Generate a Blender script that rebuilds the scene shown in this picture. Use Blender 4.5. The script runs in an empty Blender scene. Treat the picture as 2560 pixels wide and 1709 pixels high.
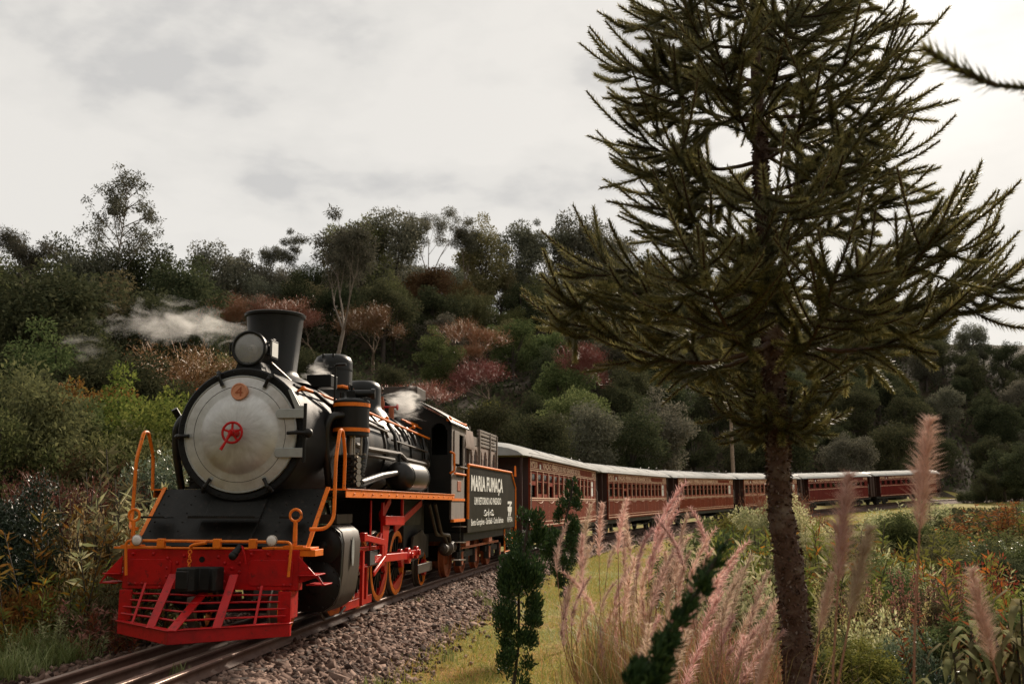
import bpy, math, random
import numpy as np
from mathutils import Vector, Matrix
R = math.radians
scene = bpy.context.scene
col = scene.collection
# ------------------------------------------------------------ camera, sky, sun, exposure
cam_d = bpy.data.cameras.new('camera')
cam = bpy.data.objects.new('camera', cam_d); col.objects.link(cam)
cam.location = (0, 0, 1.59)
cam.rotation_euler = (R(90) + math.atan(405.5 / 2489.0), 0, 0)
cam_d.sensor_width = 36.0; cam_d.lens = 35.0
cam_d.clip_start = 0.05; cam_d.clip_end = 4000
cam_d.dof.use_dof = True; cam_d.dof.focus_distance = 14.0; cam_d.dof.aperture_fstop = 3.2
scene.camera = cam

SUN_AZ, SUN_EL = R(24), R(30)
SUN_DIR = Vector((math.sin(SUN_AZ) * math.cos(SUN_EL), math.cos(SUN_AZ) * math.cos(SUN_EL), math.sin(SUN_EL)))
world = bpy.data.worlds.new('World'); scene.world = world; world.use_nodes = True
def build_world():
    nt = world.node_tree; nt.nodes.clear(); N = nt.nodes.new; L = nt.links.new
    out = N('ShaderNodeOutputWorld'); bg = N('ShaderNodeBackground'); bg.inputs['Strength'].default_value = 0.1
    sky = N('ShaderNodeTexSky'); sky.sky_type = 'NISHITA'; sky.sun_disc = False
    sky.sun_elevation = SUN_EL; sky.sun_rotation = SUN_AZ; sky.altitude = 600; sky.dust_density = 2.0
    tc = N('ShaderNodeTexCoord')
    mp = N('ShaderNodeMapping'); mp.inputs['Scale'].default_value = (1.0, 1.0, 2.1); mp.inputs['Location'].default_value = (5.3, 2.2, 1.4)
    L(tc.outputs['Generated'], mp.inputs['Vector'])
    n1 = N('ShaderNodeTexNoise'); n1.inputs['Scale'].default_value = 3.4; n1.inputs['Detail'].default_value = 5; n1.inputs['Roughness'].default_value = 0.5; n1.inputs['Distortion'].default_value = 0.35
    n2 = N('ShaderNodeTexNoise'); n2.inputs['Scale'].default_value = 9.0; n2.inputs['Detail'].default_value = 6; n2.inputs['Roughness'].default_value = 0.52
    L(mp.outputs[0], n1.inputs['Vector']); L(mp.outputs[0], n2.inputs['Vector'])
    ad = N('ShaderNodeMath'); ad.operation = 'MULTIPLY_ADD'; ad.inputs[1].default_value = 0.6
    L(n2.outputs['Fac'], ad.inputs[0]); L(n1.outputs['Fac'], ad.inputs[2])
    rp = N('ShaderNodeValToRGB'); e = rp.color_ramp.elements
    e[0].position = 0.67; e[0].color = (0.60, 0.59, 0.575, 1); e[1].position = 0.90; e[1].color = (0.80, 0.775, 0.735, 1)
    m = rp.color_ramp.elements.new(0.78); m.color = (0.745, 0.725, 0.69, 1)
    L(ad.outputs[0], rp.inputs[0])
    # thin cloud glows around the hidden sun
    dp = N('ShaderNodeVectorMath'); dp.operation = 'DOT_PRODUCT'; dp.inputs[1].default_value = SUN_DIR
    nm = N('ShaderNodeVectorMath'); nm.operation = 'NORMALIZE'; L(tc.outputs['Generated'], nm.inputs[0]); L(nm.outputs[0], dp.inputs[0])
    mr = N('ShaderNodeMapRange'); mr.inputs[1].default_value = 0.95; mr.inputs[2].default_value = 1.0; mr.inputs[3].default_value = 0.0; mr.inputs[4].default_value = 1.0
    L(dp.outputs['Value'], mr.inputs[0])
    pw = N('ShaderNodeMath'); pw.operation = 'POWER'; pw.inputs[1].default_value = 2.5; L(mr.outputs[0], pw.inputs[0])
    gl = N('ShaderNodeMixRGB'); gl.blend_type = 'ADD'; gl.inputs[2].default_value = (0.34, 0.33, 0.31, 1)
    L(pw.outputs[0], gl.inputs[0]); L(rp.outputs[0], gl.inputs[1])
    sc = N('ShaderNodeMixRGB'); sc.blend_type = 'MULTIPLY'; sc.inputs[0].default_value = 1; sc.inputs[2].default_value = (7.7, 7.62, 7.48, 1)
    L(gl.outputs[0], sc.inputs[1])
    mx = N('ShaderNodeMixRGB'); mx.inputs[0].default_value = 0.95
    L(sky.outputs[0], mx.inputs[1]); L(sc.outputs[0], mx.inputs[2])
    L(mx.outputs[0], bg.inputs['Color']); L(bg.outputs[0], out.inputs['Surface'])
build_world()
sd = bpy.data.lights.new('sun', 'SUN'); sd.energy = 4.8; sd.angle = R(6); sd.color = (1.0, 0.86, 0.70)
sun = bpy.data.objects.new('sun', sd); col.objects.link(sun)
sun.rotation_euler = (-SUN_DIR).to_track_quat('-Z', 'Y').to_euler()
sun.location = (20, 40, 40)
vs = scene.view_settings
vs.view_transform = 'Standard'; vs.look = 'None'; vs.gamma = 1.0; vs.exposure = 0.45; vs.use_curve_mapping = False
scene.render.engine = 'CYCLES'
cy = scene.cycles
cy.use_denoising = True; cy.max_bounces = 6; cy.diffuse_bounces = 3; cy.glossy_bounces = 3; cy.transmission_bounces = 4
cy.transparent_max_bounces = 8; cy.volume_bounces = 1; cy.caustics_reflective = False; cy.caustics_refractive = False
cy.use_adaptive_sampling = True; cy.adaptive_threshold = 0.02

# ------------------------------------------------------------ materials
def rgb(c): return (c[0], c[1], c[2], 1.0)
def nodes_of(name):
    m = bpy.data.materials.new(name); m.use_nodes = True
    nt = m.node_tree; nt.nodes.clear()
    out = nt.nodes.new('ShaderNodeOutputMaterial')
    return m, nt, out
def paint(name, c, rough=0.45, metal=0.0, dirt=None, dirt_amt=0.3, scale=3.0, bump=0.15, bscale=40.0, var=0.12, stretch=(1, 1, 1), spec=0.5, chips=None):
    """Painted or raw surface: base colour, cloudy dirt of its own shape, fine relief."""
    m, nt, out = nodes_of(name); N = nt.nodes.new; L = nt.links.new
    p = N('ShaderNodeBsdfPrincipled'); L(p.outputs[0], out.inputs[0])
    tc = N('ShaderNodeTexCoord'); mp = N('ShaderNodeMapping'); mp.inputs['Scale'].default_value = stretch
    L(tc.outputs['Object'], mp.inputs['Vector'])
    n1 = N('ShaderNodeTexNoise'); n1.inputs['Scale'].default_value = scale; n1.inputs['Detail'].default_value = 8; n1.inputs['Roughness'].default_value = 0.65
    L(mp.outputs[0], n1.inputs['Vector'])
    rp = N('ShaderNodeValToRGB'); e = rp.color_ramp.elements
    e[0].position = 0.48; e[0].color = (0, 0, 0, 1); e[1].position = 0.72; e[1].color = (1, 1, 1, 1)
    L(n1.outputs['Fac'], rp.inputs[0])
    d = dirt if dirt else (c[0] * 0.6, c[1] * 0.6, c[2] * 0.6)
    mu = N('ShaderNodeMath'); mu.operation = 'MULTIPLY'; mu.inputs[1].default_value = dirt_amt; L(rp.outputs[0], mu.inputs[0])
    mx = N('ShaderNodeMixRGB'); mx.inputs[1].default_value = rgb(c); mx.inputs[2].default_value = rgb(d); L(mu.outputs[0], mx.inputs[0])
    n2 = N('ShaderNodeTexNoise'); n2.inputs['Scale'].default_value = scale * 6; n2.inputs['Detail'].default_value = 5; L(mp.outputs[0], n2.inputs['Vector'])
    mr = N('ShaderNodeMapRange'); mr.inputs[3].default_value = 1 - var; mr.inputs[4].default_value = 1 + var; L(n2.outputs['Fac'], mr.inputs[0])
    hs = N('ShaderNodeHueSaturation'); L(mx.outputs[0], hs.inputs['Color']); L(mr.outputs[0], hs.inputs['Value'])
    src = hs.outputs[0]
    if chips:
        n4 = N('ShaderNodeTexNoise'); n4.inputs['Scale'].default_value = 11; n4.inputs['Detail'].default_value = 9; n4.inputs['Roughness'].default_value = 0.75; L(tc.outputs['Object'], n4.inputs['Vector'])
        r4 = N('ShaderNodeValToRGB'); e4 = r4.color_ramp.elements; e4[0].position = 0.57; e4[0].color = (0, 0, 0, 1); e4[1].position = 0.64; e4[1].color = (.8, .8, .8, 1); L(n4.outputs['Fac'], r4.inputs[0])
        m4 = N('ShaderNodeMixRGB'); m4.inputs[2].default_value = rgb(chips); L(r4.outputs[0], m4.inputs[0]); L(src, m4.inputs[1]); src = m4.outputs[0]
    L(src, p.inputs['Base Color'])
    rr = N('ShaderNodeMapRange'); rr.inputs[3].default_value = max(0.05, rough - 0.12); rr.inputs[4].default_value = min(1, rough + 0.2); L(n1.outputs['Fac'], rr.inputs[0])
    L(rr.outputs[0], p.inputs['Roughness'])
    p.inputs['Metallic'].default_value = metal
    p.inputs['Specular IOR Level'].default_value = spec
    if bump > 0:
        n3 = N('ShaderNodeTexNoise'); n3.inputs['Scale'].default_value = bscale; n3.inputs['Detail'].default_value = 4; L(mp.outputs[0], n3.inputs['Vector'])
        b = N('ShaderNodeBump'); b.inputs['Strength'].default_value = bump; b.inputs['Distance'].default_value = 0.01
        L(n3.outputs['Fac'], b.inputs['Height']); L(b.outputs[0], p.inputs['Normal'])
    return m
def leafmat(name, cols, transl=0.3, rough=0.5, obj_var=0.25, spec=0.35):
    """Leaves: each leaf its own shade (random per island), each plant its own (random per object)."""
    m, nt, out = nodes_of(name); N = nt.nodes.new; L = nt.links.new
    g = N('ShaderNodeNewGeometry'); oi = N('ShaderNodeObjectInfo')
    rp = N('ShaderNodeValToRGB'); cr = rp.color_ramp
    while len(cr.elements) < len(cols): cr.elements.new(0.5)
    for i, c in enumerate(cols):
        cr.elements[i].position = i / max(1, len(cols) - 1); cr.elements[i].color = rgb(c)
    L(g.outputs['Random Per Island'], rp.inputs[0])
    mr = N('ShaderNodeMapRange'); mr.inputs[3].default_value = 1 - obj_var; mr.inputs[4].default_value = 1 + obj_var; L(oi.outputs['Random'], mr.inputs[0])
    mh = N('ShaderNodeMapRange'); mh.inputs[3].default_value = 0.5 - 0.03 * (obj_var > 0); mh.inputs[4].default_value = 0.5 + 0.03 * (obj_var > 0)
    f7 = N('ShaderNodeMath'); f7.operation = 'MULTIPLY'; f7.inputs[1].default_value = 7.31; L(oi.outputs['Random'], f7.inputs[0])
    fr = N('ShaderNodeMath'); fr.operation = 'FRACT'; L(f7.outputs[0], fr.inputs[0]); L(fr.outputs[0], mh.inputs[0])
    hs = N('ShaderNodeHueSaturation'); L(rp.outputs[0], hs.inputs['Color']); L(mr.outputs[0], hs.inputs['Value']); L(mh.outputs[0], hs.inputs['Hue'])
    p = N('ShaderNodeBsdfPrincipled'); L(hs.outputs[0], p.inputs['Base Color']); p.inputs['Roughness'].default_value = rough; p.inputs['Specular IOR Level'].default_value = spec
    t = N('ShaderNodeBsdfTranslucent'); L(hs.outputs[0], t.inputs['Color'])
    mx = N('ShaderNodeMixShader'); mx.inputs[0].default_value = transl; L(p.outputs[0], mx.inputs[1]); L(t.outputs[0], mx.inputs[2])
    L(mx.outputs[0], out.inputs[0])
    return m
M = {}
M['black'] = paint('black_paint', (0.010, 0.010, 0.009), 0.38, dirt=(0.030, 0.023, 0.018), dirt_amt=0.4, scale=2.5, bump=0.1, spec=0.22)
M['black_matt'] = paint('black_smokebox_paint', (0.006, 0.006, 0.006), 0.55, dirt=(0.014, 0.012, 0.010), dirt_amt=0.5, scale=3, spec=0.25)
M['boiler'] = paint('boiler_cladding', (0.014, 0.013, 0.011), 0.38, dirt=(0.075, 0.055, 0.040), dirt_amt=0.55, scale=2.2, bump=0.08, stretch=(1, 1, 0.5), spec=0.35)
M['apron'] = paint('apron_paint', (0.014, 0.014, 0.0125), 0.5, dirt=(0.006, 0.0055, 0.005), dirt_amt=0.7, scale=4, spec=0.18, chips=(0.035, 0.027, 0.022))
M['dusty'] = paint('dusty_black_metal', (0.060, 0.043, 0.032), 0.5, dirt=(0.016, 0.012, 0.009), dirt_amt=0.85, scale=3, stretch=(1, 1, 0.35), spec=0.3)
M['silver'] = paint('aluminium_paint', (0.40, 0.40, 0.385), 0.34, metal=0.55, dirt=(0.17, 0.14, 0.11), dirt_amt=0.45, scale=2.0, bump=0.12, bscale=18, var=0.16)
M['silver2'] = paint('aluminium_trim', (0.36, 0.37, 0.355), 0.4, metal=0.3, dirt_amt=0.4)
M['steel'] = paint('bare_steel', (0.30, 0.26, 0.22), 0.32, metal=0.9, dirt=(0.1, 0.06, 0.04), dirt_amt=0.4)
M['red'] = paint('red_paint', (0.47, 0.004, 0.005), 0.42, dirt=(0.16, 0.006, 0.005), dirt_amt=0.65, scale=3.5, bump=0.15, spec=0.3, chips=(0.055, 0.010, 0.008))
M['redrod'] = paint('red_rod_paint', (0.50, 0.010, 0.006), 0.34, spec=0.35, dirt=(0.22, 0.012, 0.008), dirt_amt=0.5, scale=5)
M['orange'] = paint('orange_paint', (0.80, 0.185, 0.010), 0.45, spec=0.3, chips=(0.22, 0.06, 0.02), dirt=(0.45, 0.085, 0.008), dirt_amt=0.5, scale=6)
M['copper'] = paint('copper_plate', (0.62, 0.27, 0.15), 0.45, metal=0.2, dirt_amt=0.3)
M['rustorange'] = paint('rusty_orange', (0.34, 0.085, 0.025), 0.6, dirt=(0.06, 0.02, 0.01), dirt_amt=0.8, scale=8)
M['tenderblack'] = paint('tender_paint', (0.016, 0.016, 0.013), 0.38, dirt=(0.05, 0.038, 0.028), dirt_amt=0.6, scale=1.6, stretch=(1, 1, 0.4), spec=0.12)
M['white'] = paint('white_lettering', (0.74, 0.73, 0.68), 0.6, dirt_amt=0.25)
M['wood'] = paint('old_grey_wood', (0.16, 0.125, 0.10), 0.7, dirt=(0.06, 0.045, 0.036), dirt_amt=0.7, scale=5, stretch=(1, 1, 0.2))
M['canvas'] = paint('brown_canvas', (0.22, 0.155, 0.125), 0.8, dirt=(0.12, 0.08, 0.06), dirt_amt=0.6)
M['coach'] = paint('coach_red_brown', (0.185, 0.030, 0.012), 0.5, dirt=(0.085, 0.016, 0.008), dirt_amt=0.7, scale=1.6, stretch=(1, 1, 0.25), bump=0.05, spec=0.1)
M['coachsash'] = paint('coach_sash_red', (0.26, 0.030, 0.012), 0.4, dirt_amt=0.3)
M['coachend'] = paint('coach_end_dark', (0.035, 0.009, 0.006), 0.5, dirt=(0.012, 0.005, 0.004), dirt_amt=0.6)
M['maroon'] = paint('coach_maroon', (0.12, 0.010, 0.009), 0.4, dirt=(0.07, 0.009, 0.008), dirt_amt=0.6, scale=1.6, stretch=(1, 1, 0.25), bump=0.05, spec=0.1)
M['cream'] = paint('cream_lining', (0.82, 0.58, 0.43), 0.6, dirt_amt=0.2, scale=8, spec=0.1)
M['roof'] = paint('coach_roof_grey', (0.30, 0.30, 0.29), 0.8, dirt=(0.19, 0.18, 0.165), dirt_amt=0.6, scale=1.2, stretch=(1, 0.3, 1), spec=0.08)
M['under'] = paint('underframe_black', (0.014, 0.012, 0.010), 0.6, dirt=(0.035, 0.025, 0.018), dirt_amt=0.5)
M['curtain'] = paint('white_blind', (0.72, 0.72, 0.69), 0.7, dirt_amt=0.1)
M['inside'] = paint('coach_interior', (0.05, 0.028, 0.018), 0.7)
def glass(name, c, a, rough=0.06):
    m, nt, out = nodes_of(name)
    p = nt.nodes.new('ShaderNodeBsdfPrincipled'); p.inputs['Base Color'].default_value = rgb(c); p.inputs['Roughness'].default_value = rough; p.inputs['Alpha'].default_value = a
    p.inputs['Specular IOR Level'].default_value = 0.8
    nt.links.new(p.outputs[0], out.inputs[0]); return m
M['glass'] = glass('window_glass', (0.012, 0.013, 0.012), 0.55)
def lampglass(name):
    m, nt, out = nodes_of(name)
    p = nt.nodes.new('ShaderNodeBsdfPrincipled'); p.inputs['Base Color'].default_value = (0.9, 0.9, 0.88, 1); p.inputs['Roughness'].default_value = 0.12
    p.inputs['Transmission Weight'].default_value = 0.75; p.inputs['IOR'].default_value = 1.45
    nt.links.new(p.outputs[0], out.inputs[0]); return m
M['lens'] = lampglass('lamp_lens')
M['reflector'] = paint('lamp_reflector', (0.24, 0.21, 0.19), 0.3, metal=0.85, dirt_amt=0.2, bump=0)
def marker_glass():
    m, nt, out = nodes_of('marker_lens'); p = nt.nodes.new('ShaderNodeBsdfPrincipled'); p.inputs['Base Color'].default_value = (.88, .80, .74, 1); p.inputs['Roughness'].default_value = .15; p.inputs['Transmission Weight'].default_value = .2
    nt.links.new(p.outputs[0], out.inputs[0]); return m
M['marker'] = marker_glass()
def door_metal():
    m, nt, out = nodes_of('brushed_aluminium_door'); N = nt.nodes.new; L = nt.links.new
    p = N('ShaderNodeBsdfPrincipled'); L(p.outputs[0], out.inputs[0]); p.inputs['Metallic'].default_value = .45
    tc = N('ShaderNodeTexCoord'); sx = N('ShaderNodeSeparateXYZ'); L(tc.outputs['Object'], sx.inputs[0])
    dz = N('ShaderNodeMath'); dz.operation = 'SUBTRACT'; dz.inputs[1].default_value = 2.46; L(sx.outputs['Z'], dz.inputs[0])
    an = N('ShaderNodeMath'); an.operation = 'ARCTAN2'; L(dz.outputs[0], an.inputs[0]); L(sx.outputs['X'], an.inputs[1])
    cb = N('ShaderNodeCombineXYZ'); L(sx.outputs['X'], cb.inputs[0]); L(dz.outputs[0], cb.inputs[1]); ln = N('ShaderNodeVectorMath'); ln.operation = 'LENGTH'; L(cb.outputs[0], ln.inputs[0])
    pc = N('ShaderNodeCombineXYZ'); ma = N('ShaderNodeMath'); ma.operation = 'MULTIPLY'; ma.inputs[1].default_value = 3.0; L(an.outputs[0], ma.inputs[0]); L(ma.outputs[0], pc.inputs[0]); ml = N('ShaderNodeMath'); ml.operation = 'MULTIPLY'; ml.inputs[1].default_value = 3.4; L(ln.outputs['Value'], ml.inputs[0]); L(ml.outputs[0], pc.inputs[1])
    n1 = N('ShaderNodeTexNoise'); n1.inputs['Scale'].default_value = 1.6; n1.inputs['Detail'].default_value = 7; n1.inputs['Roughness'].default_value = .7; L(pc.outputs[0], n1.inputs['Vector'])
    n2 = N('ShaderNodeTexNoise'); n2.inputs['Scale'].default_value = 2.4; n2.inputs['Detail'].default_value = 6; L(tc.outputs['Object'], n2.inputs['Vector'])
    r1 = N('ShaderNodeValToRGB'); e = r1.color_ramp.elements; e[0].position = .30; e[0].color = (.42, .41, .39, 1); e[1].position = .70; e[1].color = (.60, .595, .58, 1); L(n1.outputs['Fac'], r1.inputs[0])
    r2 = N('ShaderNodeValToRGB'); e = r2.color_ramp.elements; e[0].position = .52; e[0].color = (0, 0, 0, 1); e[1].position = .74; e[1].color = (1, 1, 1, 1); L(n2.outputs['Fac'], r2.inputs[0])
    mu = N('ShaderNodeMath'); mu.operation = 'MULTIPLY'; mu.inputs[1].default_value = .55; L(r2.outputs[0], mu.inputs[0])
    mx = N('ShaderNodeMixRGB'); mx.inputs[2].default_value = (.27, .20, .14, 1); L(mu.outputs[0], mx.inputs[0]); L(r1.outputs[0], mx.inputs[1]); L(mx.outputs[0], p.inputs['Base Color'])
    rr = N('ShaderNodeMapRange'); rr.inputs[3].default_value = .28; rr.inputs[4].default_value = .55; L(n1.outputs['Fac'], rr.inputs[0]); L(rr.outputs[0], p.inputs['Roughness'])
    b = N('ShaderNodeBump'); b.inputs['Strength'].default_value = .15; b.inputs['Distance'].default_value = .02; L(n1.outputs['Fac'], b.inputs['Height']); L(b.outputs[0], p.inputs['Normal'])
    return m
M['door'] = door_metal()
M['rail'] = paint('rail_rust', (0.105, 0.052, 0.034), 0.65, dirt=(0.05, 0.024, 0.016), dirt_amt=0.7, scale=7)
M['railtop'] = paint('rail_head', (0.33, 0.235, 0.19), 0.35, metal=0.6, dirt=(0.14, 0.075, 0.05), dirt_amt=0.6, scale=9, stretch=(1, 1, 1))
M['sleeper'] = paint('sleeper_wood', (0.085, 0.058, 0.045), 0.85, dirt=(0.04, 0.028, 0.022), dirt_amt=0.7, scale=6)

# ------------------------------------------------------------ mesh helpers
def link(o, parent=None):
    col.objects.link(o)
    if parent is not None: o.parent = parent
    return o
def tag(o, label=None, cat=None, group=None, kind=None):
    if label: o['label'] = label
    if cat: o['category'] = cat
    if group: o['group'] = group
    if kind: o['kind'] = kind
    return o
def empty(name, loc=(0, 0, 0), rz=0.0):
    o = bpy.data.objects.new(name, None); o.empty_display_size = 0.2
    o.location = loc; o.rotation_euler = (0, 0, rz); col.objects.link(o); return o
def mesh_np(name, V, F, mat=None, smooth=False):
    V = np.asarray(V, np.float32).reshape(-1, 3); F = np.asarray(F, np.int32); k = F.shape[1]; n = len(F)
    me = bpy.data.meshes.new(name); me.vertices.add(len(V)); me.vertices.foreach_set('co', V.ravel())
    me.loops.add(n * k); me.loops.foreach_set('vertex_index', F.ravel())
    me.polygons.add(n); me.polygons.foreach_set('loop_start', np.arange(0, n * k, k, dtype=np.int32))
    me.polygons.foreach_set('loop_total', np.full(n, k, np.int32))
    if smooth: me.polygons.foreach_set('use_smooth', np.ones(n, bool))
    me.update(calc_edges=True)
    if mat: me.materials.append(mat)
    return me
def obj_np(name, V, F, mat, parent=None, smooth=False):
    return link(bpy.data.objects.new(name, mesh_np(name, V, F, mat, smooth)), parent)
def frame_of(d):
    d = Vector(d).normalized(); a = Vector((0, 0, 1)) if abs(d.z) < 0.9 else Vector((1, 0, 0))
    u = d.cross(a).normalized(); return u, d.cross(u).normalized()
class MB:
    def __init__(s): s.v = []; s.f = []; s.mi = []; s.cur = 0
    def add(s, V, F):
        b = len(s.v); s.v.extend([tuple(p) for p in V]); s.f.extend([[i + b for i in f] for f in F]); s.mi.extend([s.cur] * len(F)); return s
    def box(s, x0, x1, y0, y1, z0, z1):
        x0, x1 = min(x0, x1), max(x0, x1); y0, y1 = min(y0, y1), max(y0, y1); z0, z1 = min(z0, z1), max(z0, z1)
        return s.add([(x0, y0, z0), (x1, y0, z0), (x1, y1, z0), (x0, y1, z0), (x0, y0, z1), (x1, y0, z1), (x1, y1, z1), (x0, y1, z1)],
                     [[0, 3, 2, 1], [4, 5, 6, 7], [0, 1, 5, 4], [1, 2, 6, 5], [2, 3, 7, 6], [3, 0, 4, 7]])
    def bar(s, p0, p1, w, h, up=(0, 0, 1)):
        p0, p1 = Vector(p0), Vector(p1); d = (p1 - p0).normalized(); u = d.cross(Vector(up)).normalized() * (w / 2); q = u.cross(d).normalized() * (h / 2)
        V = [p + a * u + b * q for p in (p0, p1) for a, b in ((-1, -1), (1, -1), (1, 1), (-1, 1))]
        return s.add(V, [[0, 1, 2, 3], [7, 6, 5, 4], [0, 4, 5, 1], [1, 5, 6, 2], [2, 6, 7, 3], [3, 7, 4, 0]])
    def lathe(s, o, axis, prof, n=32, cap0=True, cap1=True, a0=0.0, a1=None):
        o = Vector(o); ax = Vector(axis).normalized(); u, w = frame_of(ax); full = a1 is None; a1 = a0 + 2 * math.pi if full else a1
        k = n if full else n + 1; V = []; F = []
        for d, r in prof:
            for i in range(k):
                t = a0 + (a1 - a0) * i / n; V.append(o + ax * d + (u * math.cos(t) + w * math.sin(t)) * r)
        for j in range(len(prof) - 1):
            for i in range(n):
                a = j * k + i; b = j * k + (i + 1) % k; F.append([a, b, b + k, a + k])
        if cap0 and prof[0][1] > 1e-5: F.append(list(range(k))[::-1])
        if cap1 and prof[-1][1] > 1e-5: F.append([(len(prof) - 1) * k + i for i in range(k)])
        return s.add(V, F)
    def cyl(s, p0, p1, r0, r1=None, n=20):
        p0, p1 = Vector(p0), Vector(p1); L_ = (p1 - p0).length
        return s.lathe(p0, p1 - p0, [(0, r0), (L_, r0 if r1 is None else r1)], n)
    def ring(s, o, axis, r_in, r_out, d0, d1, n=32):
        return s.lathe(o, axis, [(d0, r_in), (d0, r_out), (d1, r_out), (d1, r_in), (d0, r_in)], n, False, False)
    def torus(s, o, axis, Rr, r, n=28, m=8):
        pr = [(r * math.sin(2 * math.pi * i / m), Rr + r * math.cos(2 * math.pi * i / m)) for i in range(m + 1)]
        return s.lathe(o, axis, pr, n, False, False)
    def sphere(s, o, r, n=14, m=8, sz=1.0):
        pr = [(-r * sz * math.cos(math.pi * i / m), r * math.sin(math.pi * i / m)) for i in range(m + 1)]
        return s.lathe(o, (0, 0, 1), pr, n, False, False)
    def tube(s, pts, r, n=8, closed=False):
        P = [Vector(p) for p in pts]; rs = r if isinstance(r, (list, tuple)) else [r] * len(P); V = []; F = []
        t = (P[1] - P[0]).normalized(); u, w = frame_of(t)
        for i, p in enumerate(P):
            if closed: t2 = (P[(i + 1) % len(P)] - P[i - 1]).normalized()
            elif i == 0: t2 = (P[1] - P[0]).normalized()
            elif i == len(P) - 1: t2 = (P[-1] - P[-2]).normalized()
            else: t2 = ((P[i + 1] - p).normalized() + (p - P[i - 1]).normalized()).normalized()
            q = t.rotation_difference(t2); u = q @ u; w = q @ w; t = t2
            for k in range(n):
                a = 2 * math.pi * k / n; V.append(p + (u * math.cos(a) + w * math.sin(a)) * rs[i])
        m = len(P)
        for i in range(m if closed else m - 1):
            for k in range(n):
                a = i * n + k; b = i * n + (k + 1) % n; c = ((i + 1) % m) * n
                F.append([a, b, c + (k + 1) % n, c + k])
        if not closed: F.append(list(range(n))[::-1]); F.append([(m - 1) * n + k for k in range(n)])
        return s.add(V, F)
    def prism(s, poly, ax, a, b):
        """poly: 2-D points; ax: axis of extrusion 'x','y','z' between a and b."""
        def mk(p, t): return {'x': (t, p[0], p[1]), 'y': (p[0], t, p[1]), 'z': (p[0], p[1], t)}[ax]
        n = len(poly); V = [mk(p, a) for p in poly] + [mk(p, b) for p in poly]
        return s.add(V, [list(range(n))[::-1], [n + i for i in range(n)]] + [[i, (i + 1) % n, n + (i + 1) % n, n + i] for i in range(n)])
    def mesh(s, name, mat, sharp=38):
        me = bpy.data.meshes.new(name); me.from_pydata(s.v, [], s.f)
        for m_ in (mat if isinstance(mat, (list, tuple)) else [mat]): me.materials.append(m_)
        n = len(s.f); me.polygons.foreach_set('use_smooth', np.ones(n, bool)); me.polygons.foreach_set('material_index', np.array(s.mi, np.int32))
        me.update(); me.set_sharp_from_angle(angle=R(sharp)); return me
    def build(s, name, mat, parent=None, bevel=0.0, sharp=38):
        o = link(bpy.data.objects.new(name, s.mesh(name, mat, sharp)), parent)
        if bevel > 0:
            b = o.modifiers.new('bevel', 'BEVEL'); b.width = bevel; b.segments = 2; b.limit_method = 'ANGLE'; b.angle_limit = R(40); b.harden_normals = False
        return o
def rounded(pts, r, k=5):
    """Round the corners of a polyline for bent rails and pipes."""
    P = [Vector(p) for p in pts]; out = [P[0]]
    for i in range(1, len(P) - 1):
        a, b, c = P[i - 1], P[i], P[i + 1]; d1 = (a - b); d2 = (c - b); q = min(r, d1.length * 0.45, d2.length * 0.45)
        s0 = b + d1.normalized() * q; s1 = b + d2.normalized() * q
        for j in range(k + 1):
            t = j / k; out.append(s0 * (1 - t) ** 2 + b * 2 * t * (1 - t) + s1 * t * t)
    out.append(P[-1]); return out
def text_obj(name, body, mat, parent, loc, width=None, height=0.1, rot=(R(90), 0, R(90)), bold=0.0, extrude=0.002, align='LEFT', shear=0.0):
    cu = bpy.data.curves.new(name, 'FONT'); cu.body = body; cu.size = 1.0; cu.extrude = 0.0; cu.offset = bold; cu.shear = shear; cu.resolution_u = 3
    tmp = bpy.data.objects.new(name + '_tmp', cu); col.objects.link(tmp)
    dg = bpy.context.evaluated_depsgraph_get(); dg.update()
    me = bpy.data.meshes.new_from_object(tmp.evaluated_get(dg)); bpy.data.objects.remove(tmp)
    n = len(me.vertices); co = np.empty(n * 3, np.float32); me.vertices.foreach_get('co', co); co = co.reshape(-1, 3)
    lo, hi = co.min(0), co.max(0); sy = height / 0.73; sx = sy if width is None else width / max(1e-4, hi[0] - lo[0])
    co[:, 0] = (co[:, 0] - lo[0]) * sx; co[:, 1] *= sy; co[:, 2] = extrude
    if align == 'CENTER': co[:, 0] -= (hi[0] - lo[0]) * sx / 2
    me.vertices.foreach_set('co', co.ravel()); me.materials.clear(); me.materials.append(mat); me.name = name
    o = link(bpy.data.objects.new(name, me), parent); o.location = loc; o.rotation_euler = rot; return o
def copy_tree(o, parent=None):
    c = o.copy(); col.objects.link(c); c.parent = parent
    for ch in list(o.children): copy_tree(ch, c)
    return c
# ------------------------------------------------------------ the line of the track (plan, gradient)
T_N = [-60, -30, -10, 0, 10, 20, 35, 50, 65, 80, 95, 115, 150, 210]
B_N = [1.5, 2.5, 4.5, 6.5, 8.84, 11.04, 15.87, 23.72, 27.37, 33.59, 42.31, 46.61, 58, 70]
Z_T = [-60, 20, 40, 60, 80, 95, 115, 150, 210]
Z_N = [0, 0, 0.05, 0.35, 0.74, 1.2, 2.0, 2.7, 3.4]
TT = np.arange(-60, 210.01, 0.5)
_b = np.radians(np.interp(TT, T_N, B_N))
_bm = (_b[1:] + _b[:-1]) / 2
PX = np.concatenate([[0], np.cumsum(0.5 * np.sin(_bm))]); PY = np.concatenate([[0], np.cumsum(0.5 * np.cos(_bm))])
i0 = int(np.argmin(np.abs(TT))); PX = PX - PX[i0] - 3.5; PY = PY - PY[i0] + 11.8
PZ = np.interp(TT, Z_T, Z_N)
def track(t):
    return np.interp(t, TT, PX), np.interp(t, TT, PY), np.interp(t, TT, PZ), np.interp(t, TT, _b)
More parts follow.
